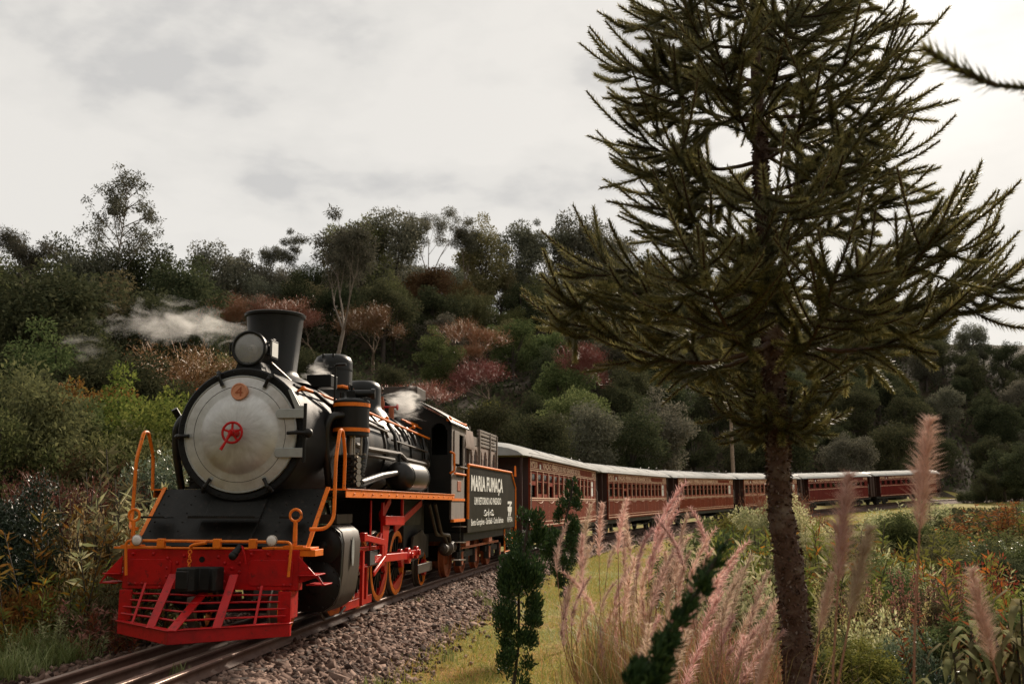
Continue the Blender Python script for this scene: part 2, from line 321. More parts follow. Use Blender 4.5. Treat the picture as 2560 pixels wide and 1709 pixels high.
def off(t, e, dz=0.0):
    x, y, z, b = track(t); return x + e * np.cos(b), y - e * np.sin(b), z + dz
def te(x, y):
    x = np.atleast_1d(np.asarray(x, float)).ravel(); y = np.atleast_1d(np.asarray(y, float)).ravel(); T = np.empty(len(x)); E = np.empty(len(x))
    for a in range(0, len(x), 4000):
        dx = x[a:a + 4000, None] - PX[None]; dy = y[a:a + 4000, None] - PY[None]; i = np.argmin(dx * dx + dy * dy, 1)
        q = np.arange(len(i)); b = _b[i]; T[a:a + 4000] = TT[i]
        e = dx[q, i] * np.cos(b) - dy[q, i] * np.sin(b); dist = np.sqrt(dx[q, i] ** 2 + dy[q, i] ** 2)
        E[a:a + 4000] = np.where(np.abs(e) > 0.97 * dist, e, np.sign(e) * dist)
    return T, E
def wob(x, y):
    return 0.5 * np.sin(x * 0.9 + 1.3 * np.sin(y * 0.5)) * np.cos(y * 0.7 + 0.6) + 0.5 * np.sin(x * 0.31 + y * 0.23 + 2)
def ground(x, y):
    sh = np.shape(x); x = np.asarray(x, float).ravel(); y = np.asarray(y, float).ravel()
    t, e = te(x, y); zr = np.interp(t, Z_T, Z_N); d = -e
    left = np.interp(d, [0, 2.6, 4, 8, 14, 30, 60, 95, 140, 500], [-.47, -.47, -.36, .25, 2.2, 11, 27, 40, 44, 60])
    fac = np.interp(np.degrees(np.arctan2(x, np.maximum(y, 1.0))), [-60, -30, -20, -8, 4, 30], [.40, .45, .58, .86, 1.0, 1.0])
    left = np.where(left > .25, .25 + (left - .25) * fac, left)
    right = np.interp(e, [0, 1.6, 2.1, 3.2, 6, 9, 14, 24, 60, 400], [-.47, -.45, -.36, -.38, -.42, -.48, -.55, -.7, -1.2, 4])
    z = zr + np.where(e < 0, left, right)
    amp = np.clip((np.abs(e) - 3) / 6, 0, 1)
    z = z + wob(x, y) * (0.02 + 0.16 * amp) + wob(x * 0.13 + 5, y * 0.13) * np.clip((d - 14) / 40, 0, 1) * 2.0
    # low earth mound at the outside of the curve
    z = z + 1.5 * np.exp(-(((x - 22) / 7.5) ** 2 + ((y - 44) / 9.0) ** 2) ** 1.5)
    return z.reshape(sh) if sh else float(z[0])
F_, CX, CY = 2489.0, 1280.0, 854.5
PT = math.atan(405.5 / F_)
def at_px(u, v, depth):
    """Surveying aid: the place seen at photograph position (u, v), 'depth' metres north of the camera."""
    x = (u - CX) / F_; y = (CY - v) / F_; d = np.array([x, math.cos(PT) - y * math.sin(PT), math.sin(PT) + y * math.cos(PT)])
    return d * (depth / d[1]) + np.array([0, 0, 1.59])
K = 2560 / 2349.0
def terrain():
    def axis(lo, hi, c, n, k):
        s = np.linspace(-1, 1, n); g = np.sinh(s * k) / np.sinh(k)
        return np.where(g < 0, c + g * (c - lo), c + g * (hi - c))
    xs = axis(-700, 700, 2, 241, 5.2); ys = axis(-300, 900, 17, 251, 5.0)
    X, Y = np.meshgrid(xs, ys); Z = ground(X, Y)
    V = np.stack([X, Y, Z], -1).reshape(-1, 3); nx = len(xs); ny = len(ys)
    i = (np.arange(ny - 1)[:, None] * nx + np.arange(nx - 1)[None]).ravel()
    m, nt, out = nodes_of('meadow_ground'); N = nt.nodes.new; L = nt.links.new
    p = N('ShaderNodeBsdfPrincipled'); p.inputs['Roughness'].default_value = 0.95; p.inputs['Specular IOR Level'].default_value = 0.1; L(p.outputs[0], out.inputs[0])
    tc = N('ShaderNodeTexCoord')
    n1 = N('ShaderNodeTexNoise'); n1.inputs['Scale'].default_value = 0.55; n1.inputs['Detail'].default_value = 7; n1.inputs['Roughness'].default_value = 0.65
    n2 = N('ShaderNodeTexNoise'); n2.inputs['Scale'].default_value = 9; n2.inputs['Detail'].default_value = 6; n2.inputs['Roughness'].default_value = 0.7
    L(tc.outputs['Object'], n1.inputs[0]); L(tc.outputs['Object'], n2.inputs[0])
    r1 = N('ShaderNodeValToRGB'); e = r1.color_ramp.elements; e[0].position = 0.36; e[0].color = (0.145, 0.16, 0.032, 1); e[1].position = 0.68; e[1].color = (0.30, 0.15, 0.055, 1)
    q = e.new(0.52); q.color = (0.25, 0.215, 0.055, 1); L(n1.outputs[0], r1.inputs[0])
    mr = N('ShaderNodeMapRange'); mr.inputs[1].default_value = 0.3; mr.inputs[2].default_value = 0.7; mr.inputs[3].default_value = 0.55; mr.inputs[4].default_value = 1.25; L(n2.outputs[0], mr.inputs[0])
    hs = N('ShaderNodeHueSaturation'); L(r1.outputs[0], hs.inputs['Color']); L(mr.outputs[0], hs.inputs['Value']); L(hs.outputs[0], p.inputs['Base Color'])
    b = N('ShaderNodeBump'); b.inputs['Strength'].default_value = 0.9; b.inputs['Distance'].default_value = 0.06; L(n2.outputs[0], b.inputs['Height']); L(b.outputs[0], p.inputs['Normal'])
    o = obj_np('ground', V, np.stack([i, i + 1, i + nx + 1, i + nx], 1), m, smooth=True); o['kind'] = 'structure'
    o['label'] = 'grassy ground sloping up to the wooded hill behind the railway'
    o.data.materials.append(paint('forest_floor', (.030, .023, .014), .95, dirt=(.055, .042, .022), dirt_amt=.8, scale=.4, bump=.6, bscale=3, spec=.05))
    cx_ = V[:, 0].reshape(ny, nx); cy_ = V[:, 1].reshape(ny, nx); mx_ = ((cx_[:-1, :-1] + cx_[1:, 1:]) / 2).ravel(); my_ = ((cy_[:-1, :-1] + cy_[1:, 1:]) / 2).ravel(); t_, e_ = te(mx_, my_)
    o.data.polygons.foreach_set('material_index', (e_ < -7.5).astype(np.int32))
terrain()
def sweep(ts, prof, mats, name, parent=None, e0=0.0, dz=0.0, top_ids=()):
    ts = np.asarray(ts, float); k = len(prof); V = []
    for (e, z) in prof:
        x, y, zz = off(ts, e0 + e, z + dz); V.append(np.stack([x, y, zz], 1))
    V = np.stack(V, 1).reshape(-1, 3); F = []; mi = []
    for i in range(len(ts) - 1):
        for j in range(k - 1):
            F.append([i * k + j, i * k + j + 1, (i + 1) * k + j + 1, (i + 1) * k + j]); mi.append(1 if j in top_ids else 0)
    me = mesh_np(name, V, F); [me.materials.append(m) for m in mats]; me.polygons.foreach_set('material_index', np.array(mi, np.int32))
    return link(bpy.data.objects.new(name, me), parent)
# ballast bed
def ballast():
    m, nt, out = nodes_of('ballast_bed_gravel'); N = nt.nodes.new; L = nt.links.new
    p = N('ShaderNodeBsdfPrincipled'); p.inputs['Roughness'].default_value = 0.95; L(p.outputs[0], out.inputs[0])
    tc = N('ShaderNodeTexCoord'); vo = N('ShaderNodeTexVoronoi'); vo.inputs['Scale'].default_value = 17; L(tc.outputs['Object'], vo.inputs['Vector'])
    rp = N('ShaderNodeValToRGB'); e = rp.color_ramp.elements; e[0].color = (0.05, 0.028, 0.019, 1); e[1].color = (0.16, 0.096, 0.068, 1)
    sp = N('ShaderNodeSeparateColor'); L(vo.outputs['Color'], sp.inputs[0]); L(sp.outputs[0], rp.inputs[0]); L(rp.outputs[0], p.inputs['Base Color'])
    b = N('ShaderNodeBump'); b.inputs['Strength'].default_value = 1; b.inputs['Distance'].default_value = 0.05; b.invert = True; L(vo.outputs['Distance'], b.inputs['Height']); L(b.outputs[0], p.inputs['Normal'])
    o = sweep(np.arange(-40, 200, 1.0), [(-2.9, -.52), (-2.2, -.36), (-1.35, -.19), (-.6, -.175), (.6, -.175), (1.2, -.19), (1.95, -.345), (2.4, -.50)][::-1], [m], 'ballast_bed')
    o['kind'] = 'structure'; o['label'] = 'bed of brown crushed stone under the railway track'
    # loose stones
    rng = np.random.default_rng(5); n1, n2 = 38000, 9000
    t = np.concatenate([rng.uniform(-6.5, 16, n1), rng.uniform(16, 60, n2)])
    e_ = np.concatenate([np.where(rng.random(n1) < 0.8, np.minimum(rng.uniform(.4, 2.15, n1), 2.0) + rng.gamma(1.2, .12, n1) * (rng.random(n1) < .5), rng.uniform(-2.6, .4, n1)), rng.uniform(.5, 2.05, n2)])
    edge = np.where(e_ > 0, np.interp(e_, [0, .6, 1.2, 1.95, 2.1, 3.2], [-.175, -.175, -.19, -.345, -.36, -.38]), np.interp(-e_, [0, 1.4, 2.35, 3.0], [-.175, -.19, -.36, -.53]))
    s = rng.gamma(4, 0.0044, len(t)) + .007; s[n1:] *= 1.5
    x, y, z = off(t, e_, edge); z = z + s * 0.25
    cube = np.array([(-1, -1, -1), (1, -1, -1), (1, 1, -1), (-1, 1, -1), (-1, -1, 1), (1, -1, 1), (1, 1, 1), (-1, 1, 1)], float)
    V = cube[None] * (0.65 + 0.55 * rng.random((len(t), 8, 3))); V *= np.array([1.25, .9, .6])[None, None] * s[:, None, None]
    a = rng.uniform(0, 6.3, (len(t), 3)); a[:, :2] *= 0.12
    def rot(V, ax, an):
        c, s_ = np.cos(an)[:, None], np.sin(an)[:, None]; i, j = [(1, 2), (2, 0), (0, 1)][ax]; W = V.copy(); W[..., i] = c * V[..., i] - s_ * V[..., j]; W[..., j] = s_ * V[..., i] + c * V[..., j]; return W
    V = rot(rot(rot(V, 0, a[:, 0]), 1, a[:, 1]), 2, a[:, 2]) + np.stack([x, y, z], 1)[:, None]
    f = np.array([[0, 3, 2, 1], [4, 5, 6, 7], [0, 1, 5, 4], [1, 2, 6, 5], [2, 3, 7, 6], [3, 0, 4, 7]])
    F = (np.arange(len(t))[:, None, None] * 8 + f[None]).reshape(-1, 4)
    st = leafmat('ballast_stone', [(0.022, 0.012, 0.009), (0.092, 0.054, 0.039), (0.155, 0.095, 0.072), (0.31, 0.21, 0.165)], transl=0.0, rough=0.9, obj_var=0, spec=0.2)
    o = obj_np('gravel', V.reshape(-1, 3), F, st); tag(o, 'loose brown crushed stones along both sides of the rails', 'gravel', kind='stuff')
ballast()
# track
trk = empty('railway_track', (float(off(0, 0)[0]), float(off(0, 0)[1]), 0)); tag(trk, 'rusty single line railway track with inner guard rails', 'track')
def unparent_space(o, parent):
    o.parent = parent; o.matrix_parent_inverse = Matrix.Translation(parent.location).inverted(); return o
RP = [(-.055, -.13), (-.055, -.12), (-.012, -.10), (-.012, -.045), (-.032, -.035), (-.034, -.006), (-.026, 0), (.026, 0), (.034, -.006), (.032, -.035), (.012, -.045), (.012, -.10), (.055, -.12), (.055, -.13)]
for e0, dz, t1 in ((-.53, 0, 200), (.53, 0, 200), (-.19, -.012, 26), (.19, -.012, 26)):
    o = sweep(np.arange(-35, t1, .75), RP, [M['rail'], M['railtop']], 'rail', None, e0, dz, (5, 6, 7)); unparent_space(o, trk)
sl = MB().box(-.95, .95, -.105, .105, -.30, -.148).mesh('sleeper', M['sleeper'])
for k in range(-14, 40):
    t = k * .62; x, y, z, b = track(t); o = bpy.data.objects.new('sleeper', sl); link(o); o.location = (x, y, z); o.rotation_euler = (0, 0, -b); unparent_space(o, trk)
jb = MB(); jb.box(-.03, -.012, -.3, .3, -.10, -.035)
for q in (-.22, -.08, .08, .22): jb.cyl((-.03, q, -.07), (-.05, q, -.07), .018, n=6)
for sgn in (1, -1):
    jo = jb.build('joint_bar', M['rail']); x, y, z = off(-2.6, -.53); jo.location = (x, y, z); jo.rotation_euler = (0, 0, -float(track(-2.6)[3]) + (0 if sgn > 0 else math.pi)); unparent_space(jo, trk)
# ------------------------------------------------------------ steam locomotive (x: to its side, y: backwards, z: up from the rail head)
LA = R(7.5)
loco = empty('steam_locomotive', (-3.50, 11.8, 0), -LA)
tag(loco, 'black steam locomotive with red pilot and silver smokebox door heading the train', 'locomotive')
def make_loco():
    P = loco; B, RD, OG = M['black'], M['red'], M['orange']
    mb = MB()
    for sx in (-1, 1): mb.box(sx * .40, sx * .48, .15, 9.7, .50, .98)
    mb.box(-.40, .40, .9, 1.4, .6, .95); mb.box(-.4, .4, 9.2, 9.7, .5, .9); mb.box(-.62, .62, 6.9, 8.6, .75, 1.6)
    mb.build('frame', M['under'], P)
    # red front beam with plates, rivets and side steps
    bm = MB().box(-1.07, 1.07, 0, .14, .62, 1.075).build('buffer_beam', RD, P, .008)
    for sx in (-1, 1):
        MB().prism([(sx * .47, .70), (sx * .50, .67), (sx * .97, .67), (sx * 1.0, .70), (sx * 1.0, .93), (sx * .97, .96), (sx * .50, .96), (sx * .47, .93)][::sx], 'y', -.012, .002).build('patch_plate', RD, bm, .004)
        st = MB(); st.prism([(sx * 1.072, 1.0), (sx * 1.072, .80), (sx * 1.27, .80)][::-sx], 'y', -.02, .0); st.box(sx * 1.072, sx * 1.29, -.06, .30, .785, .80)
        st.prism([(sx * 1.072, .78), (sx * 1.30, .78), (sx * 1.36, .69), (sx * 1.34, .69), (sx * 1.27, .765), (sx * 1.072, .70)][::-sx], 'y', .02, .035); st.box(sx * 1.15, sx * 1.37, .03, .32, .675, .69)
        st.build('side_step', RD, bm, .004)
    rv = MB()
    for x, z in [(-.52, .97), (-.52, .86), (-.40, .92), (-.32, 1.0), (.1, .99), (.18, .92), (.18, .82), (.27, .86), (.27, .97), (.36, .92), (.36, .82), (-.98, .68), (-.90, .68), (-.82, .68), (-.95, 1.02), (.95, 1.02), (.70, 1.02), (.5, 1.02), (-.7, 1.02), (.98, .68), (.9, .68), (.18, .71), (-.52, .76), (.6, .64), (-.6, .64)]:
        rv.sphere((x, -.002, z), .021, 8, 5)
    rv.build('rivets', RD, bm)['kind'] = 'stuff'
    MB().cyl((-.10, .005, .96), (-.10, -.004, .96), .035, n=14).build('beam_hole', M['black_matt'], bm)
    tr = MB()
    for sx in (-1, 1): tr.box(sx * .62, sx * 1.2, .0, .30, 1.076, 1.10)
    tr.box(-.62, .45, -.012, .20, 1.076, 1.092); tr.box(.96, 1.25, .02, .32, 1.0, 1.075); tr.build('beam_top_trim', OG, P, .004)
    # pilot
    z0, z1 = .13, .27; tip = -.97; cor = -.12; W = 1.03
    pl = MB()
    for sx in (-1, 1):
        pl.add([(0, tip, z0), (sx * W, cor, z0), (sx * W, cor + .05, z0), (0, tip + .06, z0), (0, tip, z1), (sx * W, cor, z1), (sx * W, cor + .05, z1), (0, tip + .06, z1)],
               [f[::-sx] for f in ([0, 3, 2, 1], [4, 5, 6, 7], [0, 1, 5, 4], [1, 2, 6, 5], [2, 3, 7, 6], [3, 0, 4, 7])])
        pl.add([(sx * .0, tip - .03, z1), (sx * (W + .01), cor - .04, z1), (sx * (W + .01), cor + .08, z1), (0, tip + .10, z1), (sx * .0, tip - .03, z1 + .012), (sx * (W + .01), cor - .04, z1 + .012), (sx * (W + .01), cor + .08, z1 + .012), (0, tip + .10, z1 + .012)],
               [f[::-sx] for f in ([0, 3, 2, 1], [4, 5, 6, 7], [0, 1, 5, 4], [1, 2, 6, 5], [2, 3, 7, 6], [3, 0, 4, 7])])
    po = pl.build('pilot', RD, P, .005)
    def front(x, z):   # y of the sloped pilot face
        f = min(1, max(0, (z - z1) / (.66 - z1))); t_ = tip * (1 - f) + (-.06) * f; c_ = cor * (1 - f) + (-.03) * f
        return t_ + (c_ - t_) * min(1, abs(x) / W)
    for z in (.355, .43, .505, .575):
        for sx in (-1, 1):
            b_ = MB(); b_.tube([(0, front(0, z), z), (sx * .5, front(.5, z) + .01, z + .004), (sx * .98, front(.98, z), z)], .012, 6); b_.build('pilot_bar', RD, po)
    for xb, xt, w, zt in ((-.33, -.37, .10, .80), (.40, .36, .10, .80), (0.03, 0.02, .11, .60), (-.70, -.72, .03, .70), (.72, .68, .03, .68)):
        yt = front(xt, .62) - .03
        MB().bar((xb, front(xb, z1) - .015, z1), (xt, yt, zt), w, .014, up=(0, -.6, 1)).build('pilot_strap', RD, po, .003)
    for sx in (-1, 1):
        MB().box(sx * .88, sx * 1.03, cor - .0, cor + .03, z1 + .012, .62).build('pilot_post', RD, po, .003)
        MB().box(sx * 1.015, sx * 1.03, cor + .032, cor + .24, z1 + .05, .615).build('pilot_side_plate', RD, po, .003)
    # coupler
    cp = MB(); cp.box(-.12, .14, -.02, -.18, .66, .88); cp.prism([(-.19, -.46), (-.03, -.50), (.02, -.44), (.02, -.32), (.14, -.30), (.20, -.38), (.24, -.34), (.24, -.14), (-.02, -.10), (-.19, -.26)], 'z', .63, .89)
    co = cp.build('coupler', M['apron'], P, .014)
    MB().box(-.17, -.02, -.515, -.47, .66, .86).build('knuckle', M['apron'], co, .012)
    ch = MB()
    for i in range(5): ch.torus((-.19 + .004 * i, -.13 - .01 * i, 1.10 - .05 * i), ((1, 0, 0), (0, 1, 0))[i % 2], .022, .007, 10, 5)
    ch.build('uncoupling_chain', OG, co)
    # front handrail with clamps, lamps, lifting rings
    hr = MB(); hr.tube(rounded([(-.97, -.10, .78), (-1.0, -.10, 1.175), (1.01, -.10, 1.165), (.985, -.10, .78)], .07), .017, 8)
    ho = hr.build('front_handrail', OG, P)
    for x in (-.56, .12, .55): MB().box(x - .045, x + .045, -.13, -.07, 1.09, 1.20).build('rail_clamp', OG, ho, .008)
    MB().tube(rounded([(-.20, -.10, 1.10), (-.16, -.13, 1.13), (0.0, -.12, 1.155)], .04), .02, 8).build('chain_lever', OG, ho)
    hs = MB(); hs.cyl((.36, -.16, 1.03), (.40, -.10, 1.12), .045, .03, 12); hs.sphere((.345, -.17, 1.01), .05, 10, 6); hs.build('brake_hose_cap', M['black'], P)
    MB().tube([(.40, -.1, 1.12), (.44, -.12, 1.10), (.46, -.12, 1.02), (.47, -.1, .92)], .014, 6).build('brake_hose_strap', RD, P)
    for x in (-.85, .78):
        lo = MB().lathe((x, -.10, 1.18), (0, -1, 0), [(-.03, .03), (0, .062), (.025, .066), (.03, .06)], 20).build('marker_lamp', M['steel'], P)
        MB().lathe((x, -.13, 1.18), (0, -1, 0), [(0, .057), (.012, .045), (.018, .02), (.019, .0)], 20).build('lens', M['marker'], lo)
        MB().lathe((x, -.128, 1.18), (0, -1, 0), [(-.02, .01), (-.001, .055)], 16).build('reflector', M['reflector'], lo)
    for x in (-1.0, .99):
        g = MB(); g.box(x - .12, x + .12, .0, .14, 1.101, 1.12); g.cyl((x, .06, 1.12), (x, .06, 1.40), .028, .022, 10); g.torus((x, .06, 1.465), (0, 1, 0), .068, .016, 20, 8)
        g.build('lifting_ring', OG, P)
    # sloped apron plate
    def apron(x): return [(x, .26, 1.10), (x, .95, 1.78)]
    ap = MB(); ap.add([(-1.05, .26, 1.10), (1.05, .26, 1.10), (1.06, .95, 1.78), (-1.06, .95, 1.78), (-1.05, .275, 1.085), (1.05, .275, 1.085), (1.06, .965, 1.765), (-1.06, .965, 1.765)],
                  [[0, 1, 2, 3], [7, 6, 5, 4], [0, 4, 5, 1], [1, 5, 6, 2], [2, 6, 7, 3], [3, 7, 4, 0]])
    ao = ap.build('apron_plate', M['apron'], P)
    MB().add([(-.36, .24, 1.12), (.36, .24, 1.12), (.36, .78, 1.66), (-.36, .78, 1.66), (-.36, .30, 1.10), (.36, .30, 1.10), (.36, .84, 1.64), (-.36, .84, 1.64)],
             [[0, 1, 2, 3], [7, 6, 5, 4], [0, 4, 5, 1], [1, 5, 6, 2], [2, 6, 7, 3], [3, 7, 4, 0]]).build('centre_panel', M['apron'], ao, .006)
    for x0, x1 in ((-.42, .42), (-1.02, -.72), (.72, .96)):
        s_ = MB(); s_.box(x0, x1, .26, .50, 1.425, 1.437); s_.box(x0, x1, .25, .262, 1.425, 1.45)
        if x1 - x0 > .5:
            for i in range(28): s_.box(x0 + i * .03, x0 + i * .03 + .014, .247, .27, 1.437, 1.455)
        s_.build('foot_step', M['apron'], ao)
    rv = MB()
    for x in (-.98, -.62, .62, .98):
        for i in range(6): rv.sphere((x, .26 + .69 * (i + .6) / 6.4, 1.10 + .68 * (i + .6) / 6.4), .013, 6, 4)
    rv.build('rivets', M['apron'], ao)['kind'] = 'stuff'
    for sx in (-1, 1):
        MB().bar((sx * 1.07, .25, 1.07), (sx * 1.08, .96, 1.80), .02, .05, up=(1, 0, 0)).build('apron_edge', OG, ao)
        # cheek between apron and beam deck, hoop handrail
        MB().tube(rounded([(sx * 1.08, .30, 1.30), (sx * 1.24, .42, 1.30), (sx * 1.29, .56, 1.42), (sx * 1.29, .58, 2.15), (sx * 1.285, .72, 2.50), (sx * 1.285, .84, 2.50), (sx * 1.28, .99, 2.20), (sx * 1.27, 1.0, 1.77)], .09), .022, 8).build('hoop_handrail', OG, P)
    # smokebox with its front ring, door
    zc = 2.46
    MB().lathe((0, .74, zc), (0, 1, 0), [(0, .72), (-.02, .76), (-.02, .82), (.0, .84), (.1, .845), (1.95, .845)], 64, False, False).build('smokebox', M['black_matt'], P)
    sd_ = MB(); sd_.box(-.42, .42, 1.0, 2.4, .95, 1.75); sd_.build('smokebox_saddle', B, P)
    dr = MB().lathe((0, .735, zc), (0, -1, 0), [(0, .735), (.03, .735), (.035, .72), (.045, .69), (.052, .52), (.06, .49), (.095, .45), (.13, .33), (.152, .18), (.158, .06), (.158, 0)], 64, False, False)
    do = dr.build('smokebox_door', M['door'], P, sharp=50)
    MB().torus((0, .70, zc), (0, 1, 0), .725, .012, 64, 6).build('door_rim', M['silver2'], do)
    MB().torus((0, .687, zc), (0, 1, 0), .60, .004, 64, 4).build('door_seam', M['apron'], do)
    MB().lathe((0, .70, 2.985), (0, -1, 0), [(0, .098), (.085, .108), (.095, .102), (.095, .09), (.088, .086)], 32).build('number_plate', M['copper'], do)
    text_obj('numeral', '4', M['rustorange'], do, (0, .610, 2.925), .10, .125, rot=(R(90), 0, 0), align='CENTER', extrude=.003)
    hw = MB(); c_ = Vector((0, .46, zc)); hw.torus(c_, (0, 1, 0), .125, .016, 32, 8); hw.lathe((0, .60, zc), (0, -1, 0), [(0, .05), (.10, .045), (.16, .045), (.17, .03), (.20, .03)], 16)
    for i in range(5):
        a = 2 * math.pi * i / 5 + .3; hw.bar(c_, c_ + Vector((math.cos(a) * .125, 0, math.sin(a) * .125)), .026, .014, up=(0, 1, 0))
    wo = hw.build('handwheel', RD, do)
    MB().tube([(.0, .41, zc), (-.05, .39, zc - .12), (-.10, .37, zc - .215)], [.02, .016, .022], 8).build('dart_handle', RD, wo)
    for z in (2.705, 2.22):
        MB().prism([(.47, z), (.49, z + .05), (.52, z + .058), (.86, z + .058), (.86, z - .058), (.52, z - .058), (.49, z - .05)], 'y', .655, .69).build('hinge_strap', M['silver2'], do, .006)
    MB().cyl((.85, .67, 2.1), (.85, .67, 2.83), .022, n=10).build('hinge_pin', B, do)
    MB().prism([(.62, 3.0), (.66, 3.02), (.78, 2.80), (.86, 2.80), (.86, 2.72), (.74, 2.72)][::-1], 'y', .66, .68).build('hinge_bracket', M['silver2'], do, .004)
    for a in (112, 62, 182, 238, 302):
        ca, sa = math.cos(R(a)), math.sin(R(a)); g = MB()
        g.tube([(ca * .84, .70, zc + sa * .84), (ca * .77, .64, zc + sa * .77), (ca * .70, .66, zc + sa * .70), (ca * .655, .665, zc + sa * .655)], [.03, .024, .022, .026], 8)
        g.sphere((ca * .80, .67, zc + sa * .80), .035, 8, 6); g.build('door_clamp', B, do)
        MB().bar((ca * .69, .693, zc + sa * .69), (ca * .62, .693, zc + sa * .62), .05, .012, up=(0, 1, 0)).build('clamp_pad', M['silver2'], do)
    g = MB(); g.tube([(.92, .64, zc + .0), (.75, .62, zc + .005), (.64, .63, zc)], [.026, .024, .022], 8); g.sphere((.90, .66, zc), .06, 10, 7); g.build('door_clamp', B, do)
    # ring bolts, small bits
    rv = MB()
    for i in range(40): rv.sphere((.79 * math.cos(i * math.pi / 20), .718, zc + .79 * math.sin(i * math.pi / 20)), .011, 6, 4)
    rv.build('rivets', M['black_matt'], P)['kind'] = 'stuff'
    # chimney
    MB().lathe((0, 1.75, 3.2), (0, 0, 1), [(.0, .52), (.05, .47), (.10, .36), (.18, .315), (.92, .385), (.93, .41), (.965, .415), (.975, .40), (.975, .35), (.5, .30)], 48, True, False).build('chimney', M['black'], P)
    # headlamp
    hl = MB().lathe((0, .86, 3.57), (0, 1, 0), [(.02, .195), (0, .20), (-.01, .215), (.0, .232), (.06, .232), (.08, .215), (.30, .20), (.36, .10)], 36, False, True).build('headlamp', M['black'], P)
    MB().lathe((0, .88, 3.57), (0, -1, 0), [(0, .20), (.02, .16), (.032, .08), (.036, 0)], 32, False, False).build('lens', M['lens'], hl)
    MB().lathe((0, .89, 3.57), (0, 1, 0), [(.0, .195), (.05, .17), (.12, .09), (.14, .06), (.13, .0)], 32, False, False).build('reflector', M['reflector'], hl)
    MB().sphere((0, .93, 3.57), .035, 10, 8).build('bulb', M['lens'], hl)
    for sx in (-1, 1):
        g = MB(); g.box(sx * .235, sx * .255, .98, 1.24, 3.46, 3.70); g.box(sx * .20, sx * .25, 1.06, 1.16, 3.70, 3.725); g.build('number_box', B, hl, .006)
        MB().box(sx * .2555, sx * .261, 1.005, 1.215, 3.485, 3.675).build('number_glass', M['curtain'] if sx > 0 else B, hl)
        MB().tube([(sx * .235, .91, 3.64), (sx * .27, .91, 3.64), (sx * .27, .91, 3.49), (sx * .235, .91, 3.49)], .014, 6).build('hinge_bracket', B, hl)
        MB().tube([(sx * .20, 1.15, 3.42), (sx * .42, 1.5, 3.16)], .012, 6).build('stay_rod', M['steel'], hl)
    g = MB(); g.prism([(-.20, 3.24), (.20, 3.24), (.14, 3.40), (-.14, 3.40)], 'y', .88, 1.22); g.build('lamp_bracket', M['black_matt'], hl)
    # boiler, bands, domes
    MB().lathe((0, 2.69, zc), (0, 1, 0), [(0, .80), (.01, .765), (4.4, .775), (5.6, .80)], 56).build('boiler', M['boiler'], P)
    for y in (2.75, 3.6, 4.85, 5.8, 6.7, 7.6): MB().ring((0, y, zc), (0, 1, 0), .772, .79 + .002 * y, 0, .06, 56).build('boiler_band', M['boiler'], P)
    MB().prism([(-.62, 1.2), (.62, 1.2), (.74, 2.2), (-.74, 2.2)], 'y', 6.6, 8.25).build('firebox', M['black'], P)
    def dome(nm, y, r, zt, zb, mt):
        MB().lathe((0, y, zb), (0, 0, 1), [(-.1, r * 1.5), (.02, r * 1.28), (.08, r * 1.06), (.16, r), (zt - zb - r * .55, r), (zt - zb - r * .40, r * .985), (zt - zb - r * .2, r * .88), (zt - zb - r * .07, r * .65), (zt - zb, 0)], 40, True, False).build(nm, mt, P)
    dome('sand_dome', 4.4, .31, 4.02, 3.2, M['black']); dome('steam_dome', 6.15, .33, 3.80, 3.2, M['black'])
    for y in (4.4,):
        MB().ring((0, y, 3.74), (0, 0, 1), .309, .319, 0, .02, 40).build('dome_band', B, P)
        for x in (-.09, .08): MB().box(x - .015, x + .015, y - .28, y - .24, 3.90, 3.99).build('lid_catch', B, P)
    MB().tube([(.1, 4.15, 3.45), (.26, 4.1, 3.45), (.36, 4.3, 3.43)], .028, 8).build('sander_pipe', OG, P)
    # bracket shelf, whistle lever and pipes beside the chimney
    MB().box(.30, .66, 2.25, 2.55, 3.22, 3.40).build('valve_box', B, P, .01)
    MB().tube(rounded([(.80, 2.0, 2.85), (.80, 2.0, 3.50), (.95, 2.0, 3.50)], .03), .018, 8).build('drain_pipe', B, P)
    MB().tube([(.55, 1.05, 3.10), (.72, 1.4, 3.05), (.80, 1.9, 2.9), (.86, 2.0, 2.65)], .03, 8).build('exhaust_pipe', B, P)
    for pts, r_ in (([(.70, .95, 3.06), (.70, 4.2, 3.02), (.74, 5.3, 2.97), (.78, 8.25, 2.88)], .022), ([(-.70, .95, 3.06), (-.70, 5.0, 3.0), (-.78, 8.25, 2.88)], .022)):
        g = MB(); g.tube(pts, r_, 8); g.build('boiler_handrail', OG, P)
    for y in (.98, 3.2, 5.2, 7.2):
        for sx in (-1, 1): g = MB(); g.cyl((sx * .55, y, 2.98), (sx * .70, y, 3.05 - .02 * (y > 4)), .018, n=6); g.sphere((sx * .705, y, 3.05 - .02 * (y > 4)), .035, 8, 6); g.build('handrail_bracket', OG, P)
    for dz, x in ((.10, .60), (.17, .52)): MB().tube([(x, 7.0, 3.06 + dz * .6), (x + .02, 8.25, 2.98 + dz)], .016, 6).build('throttle_rod', OG, P)
    # safety valves and whistle (orange and red) under steam
    g = MB(); g.cyl((.12, 7.05, 3.2), (.12, 7.05, 3.52), .055, .05, 12); g.cyl((.12, 7.05, 3.52), (.12, 7.05, 3.60), .035, n=10); g.cyl((.32, 7.0, 3.15), (.32, 7.0, 3.40), .05, n=10); g.build('safety_valve', M['rustorange'], P)
    g = MB(); g.cyl((.12, 7.05, 3.40), (.40, 7.05, 3.40), .02, n=8); g.lathe((.40, 7.05, 3.40), (1, 0, 0), [(0, .03), (.01, .06), (.03, .06), (.04, .03)], 14); g.build('valve_wheel', RD, P)
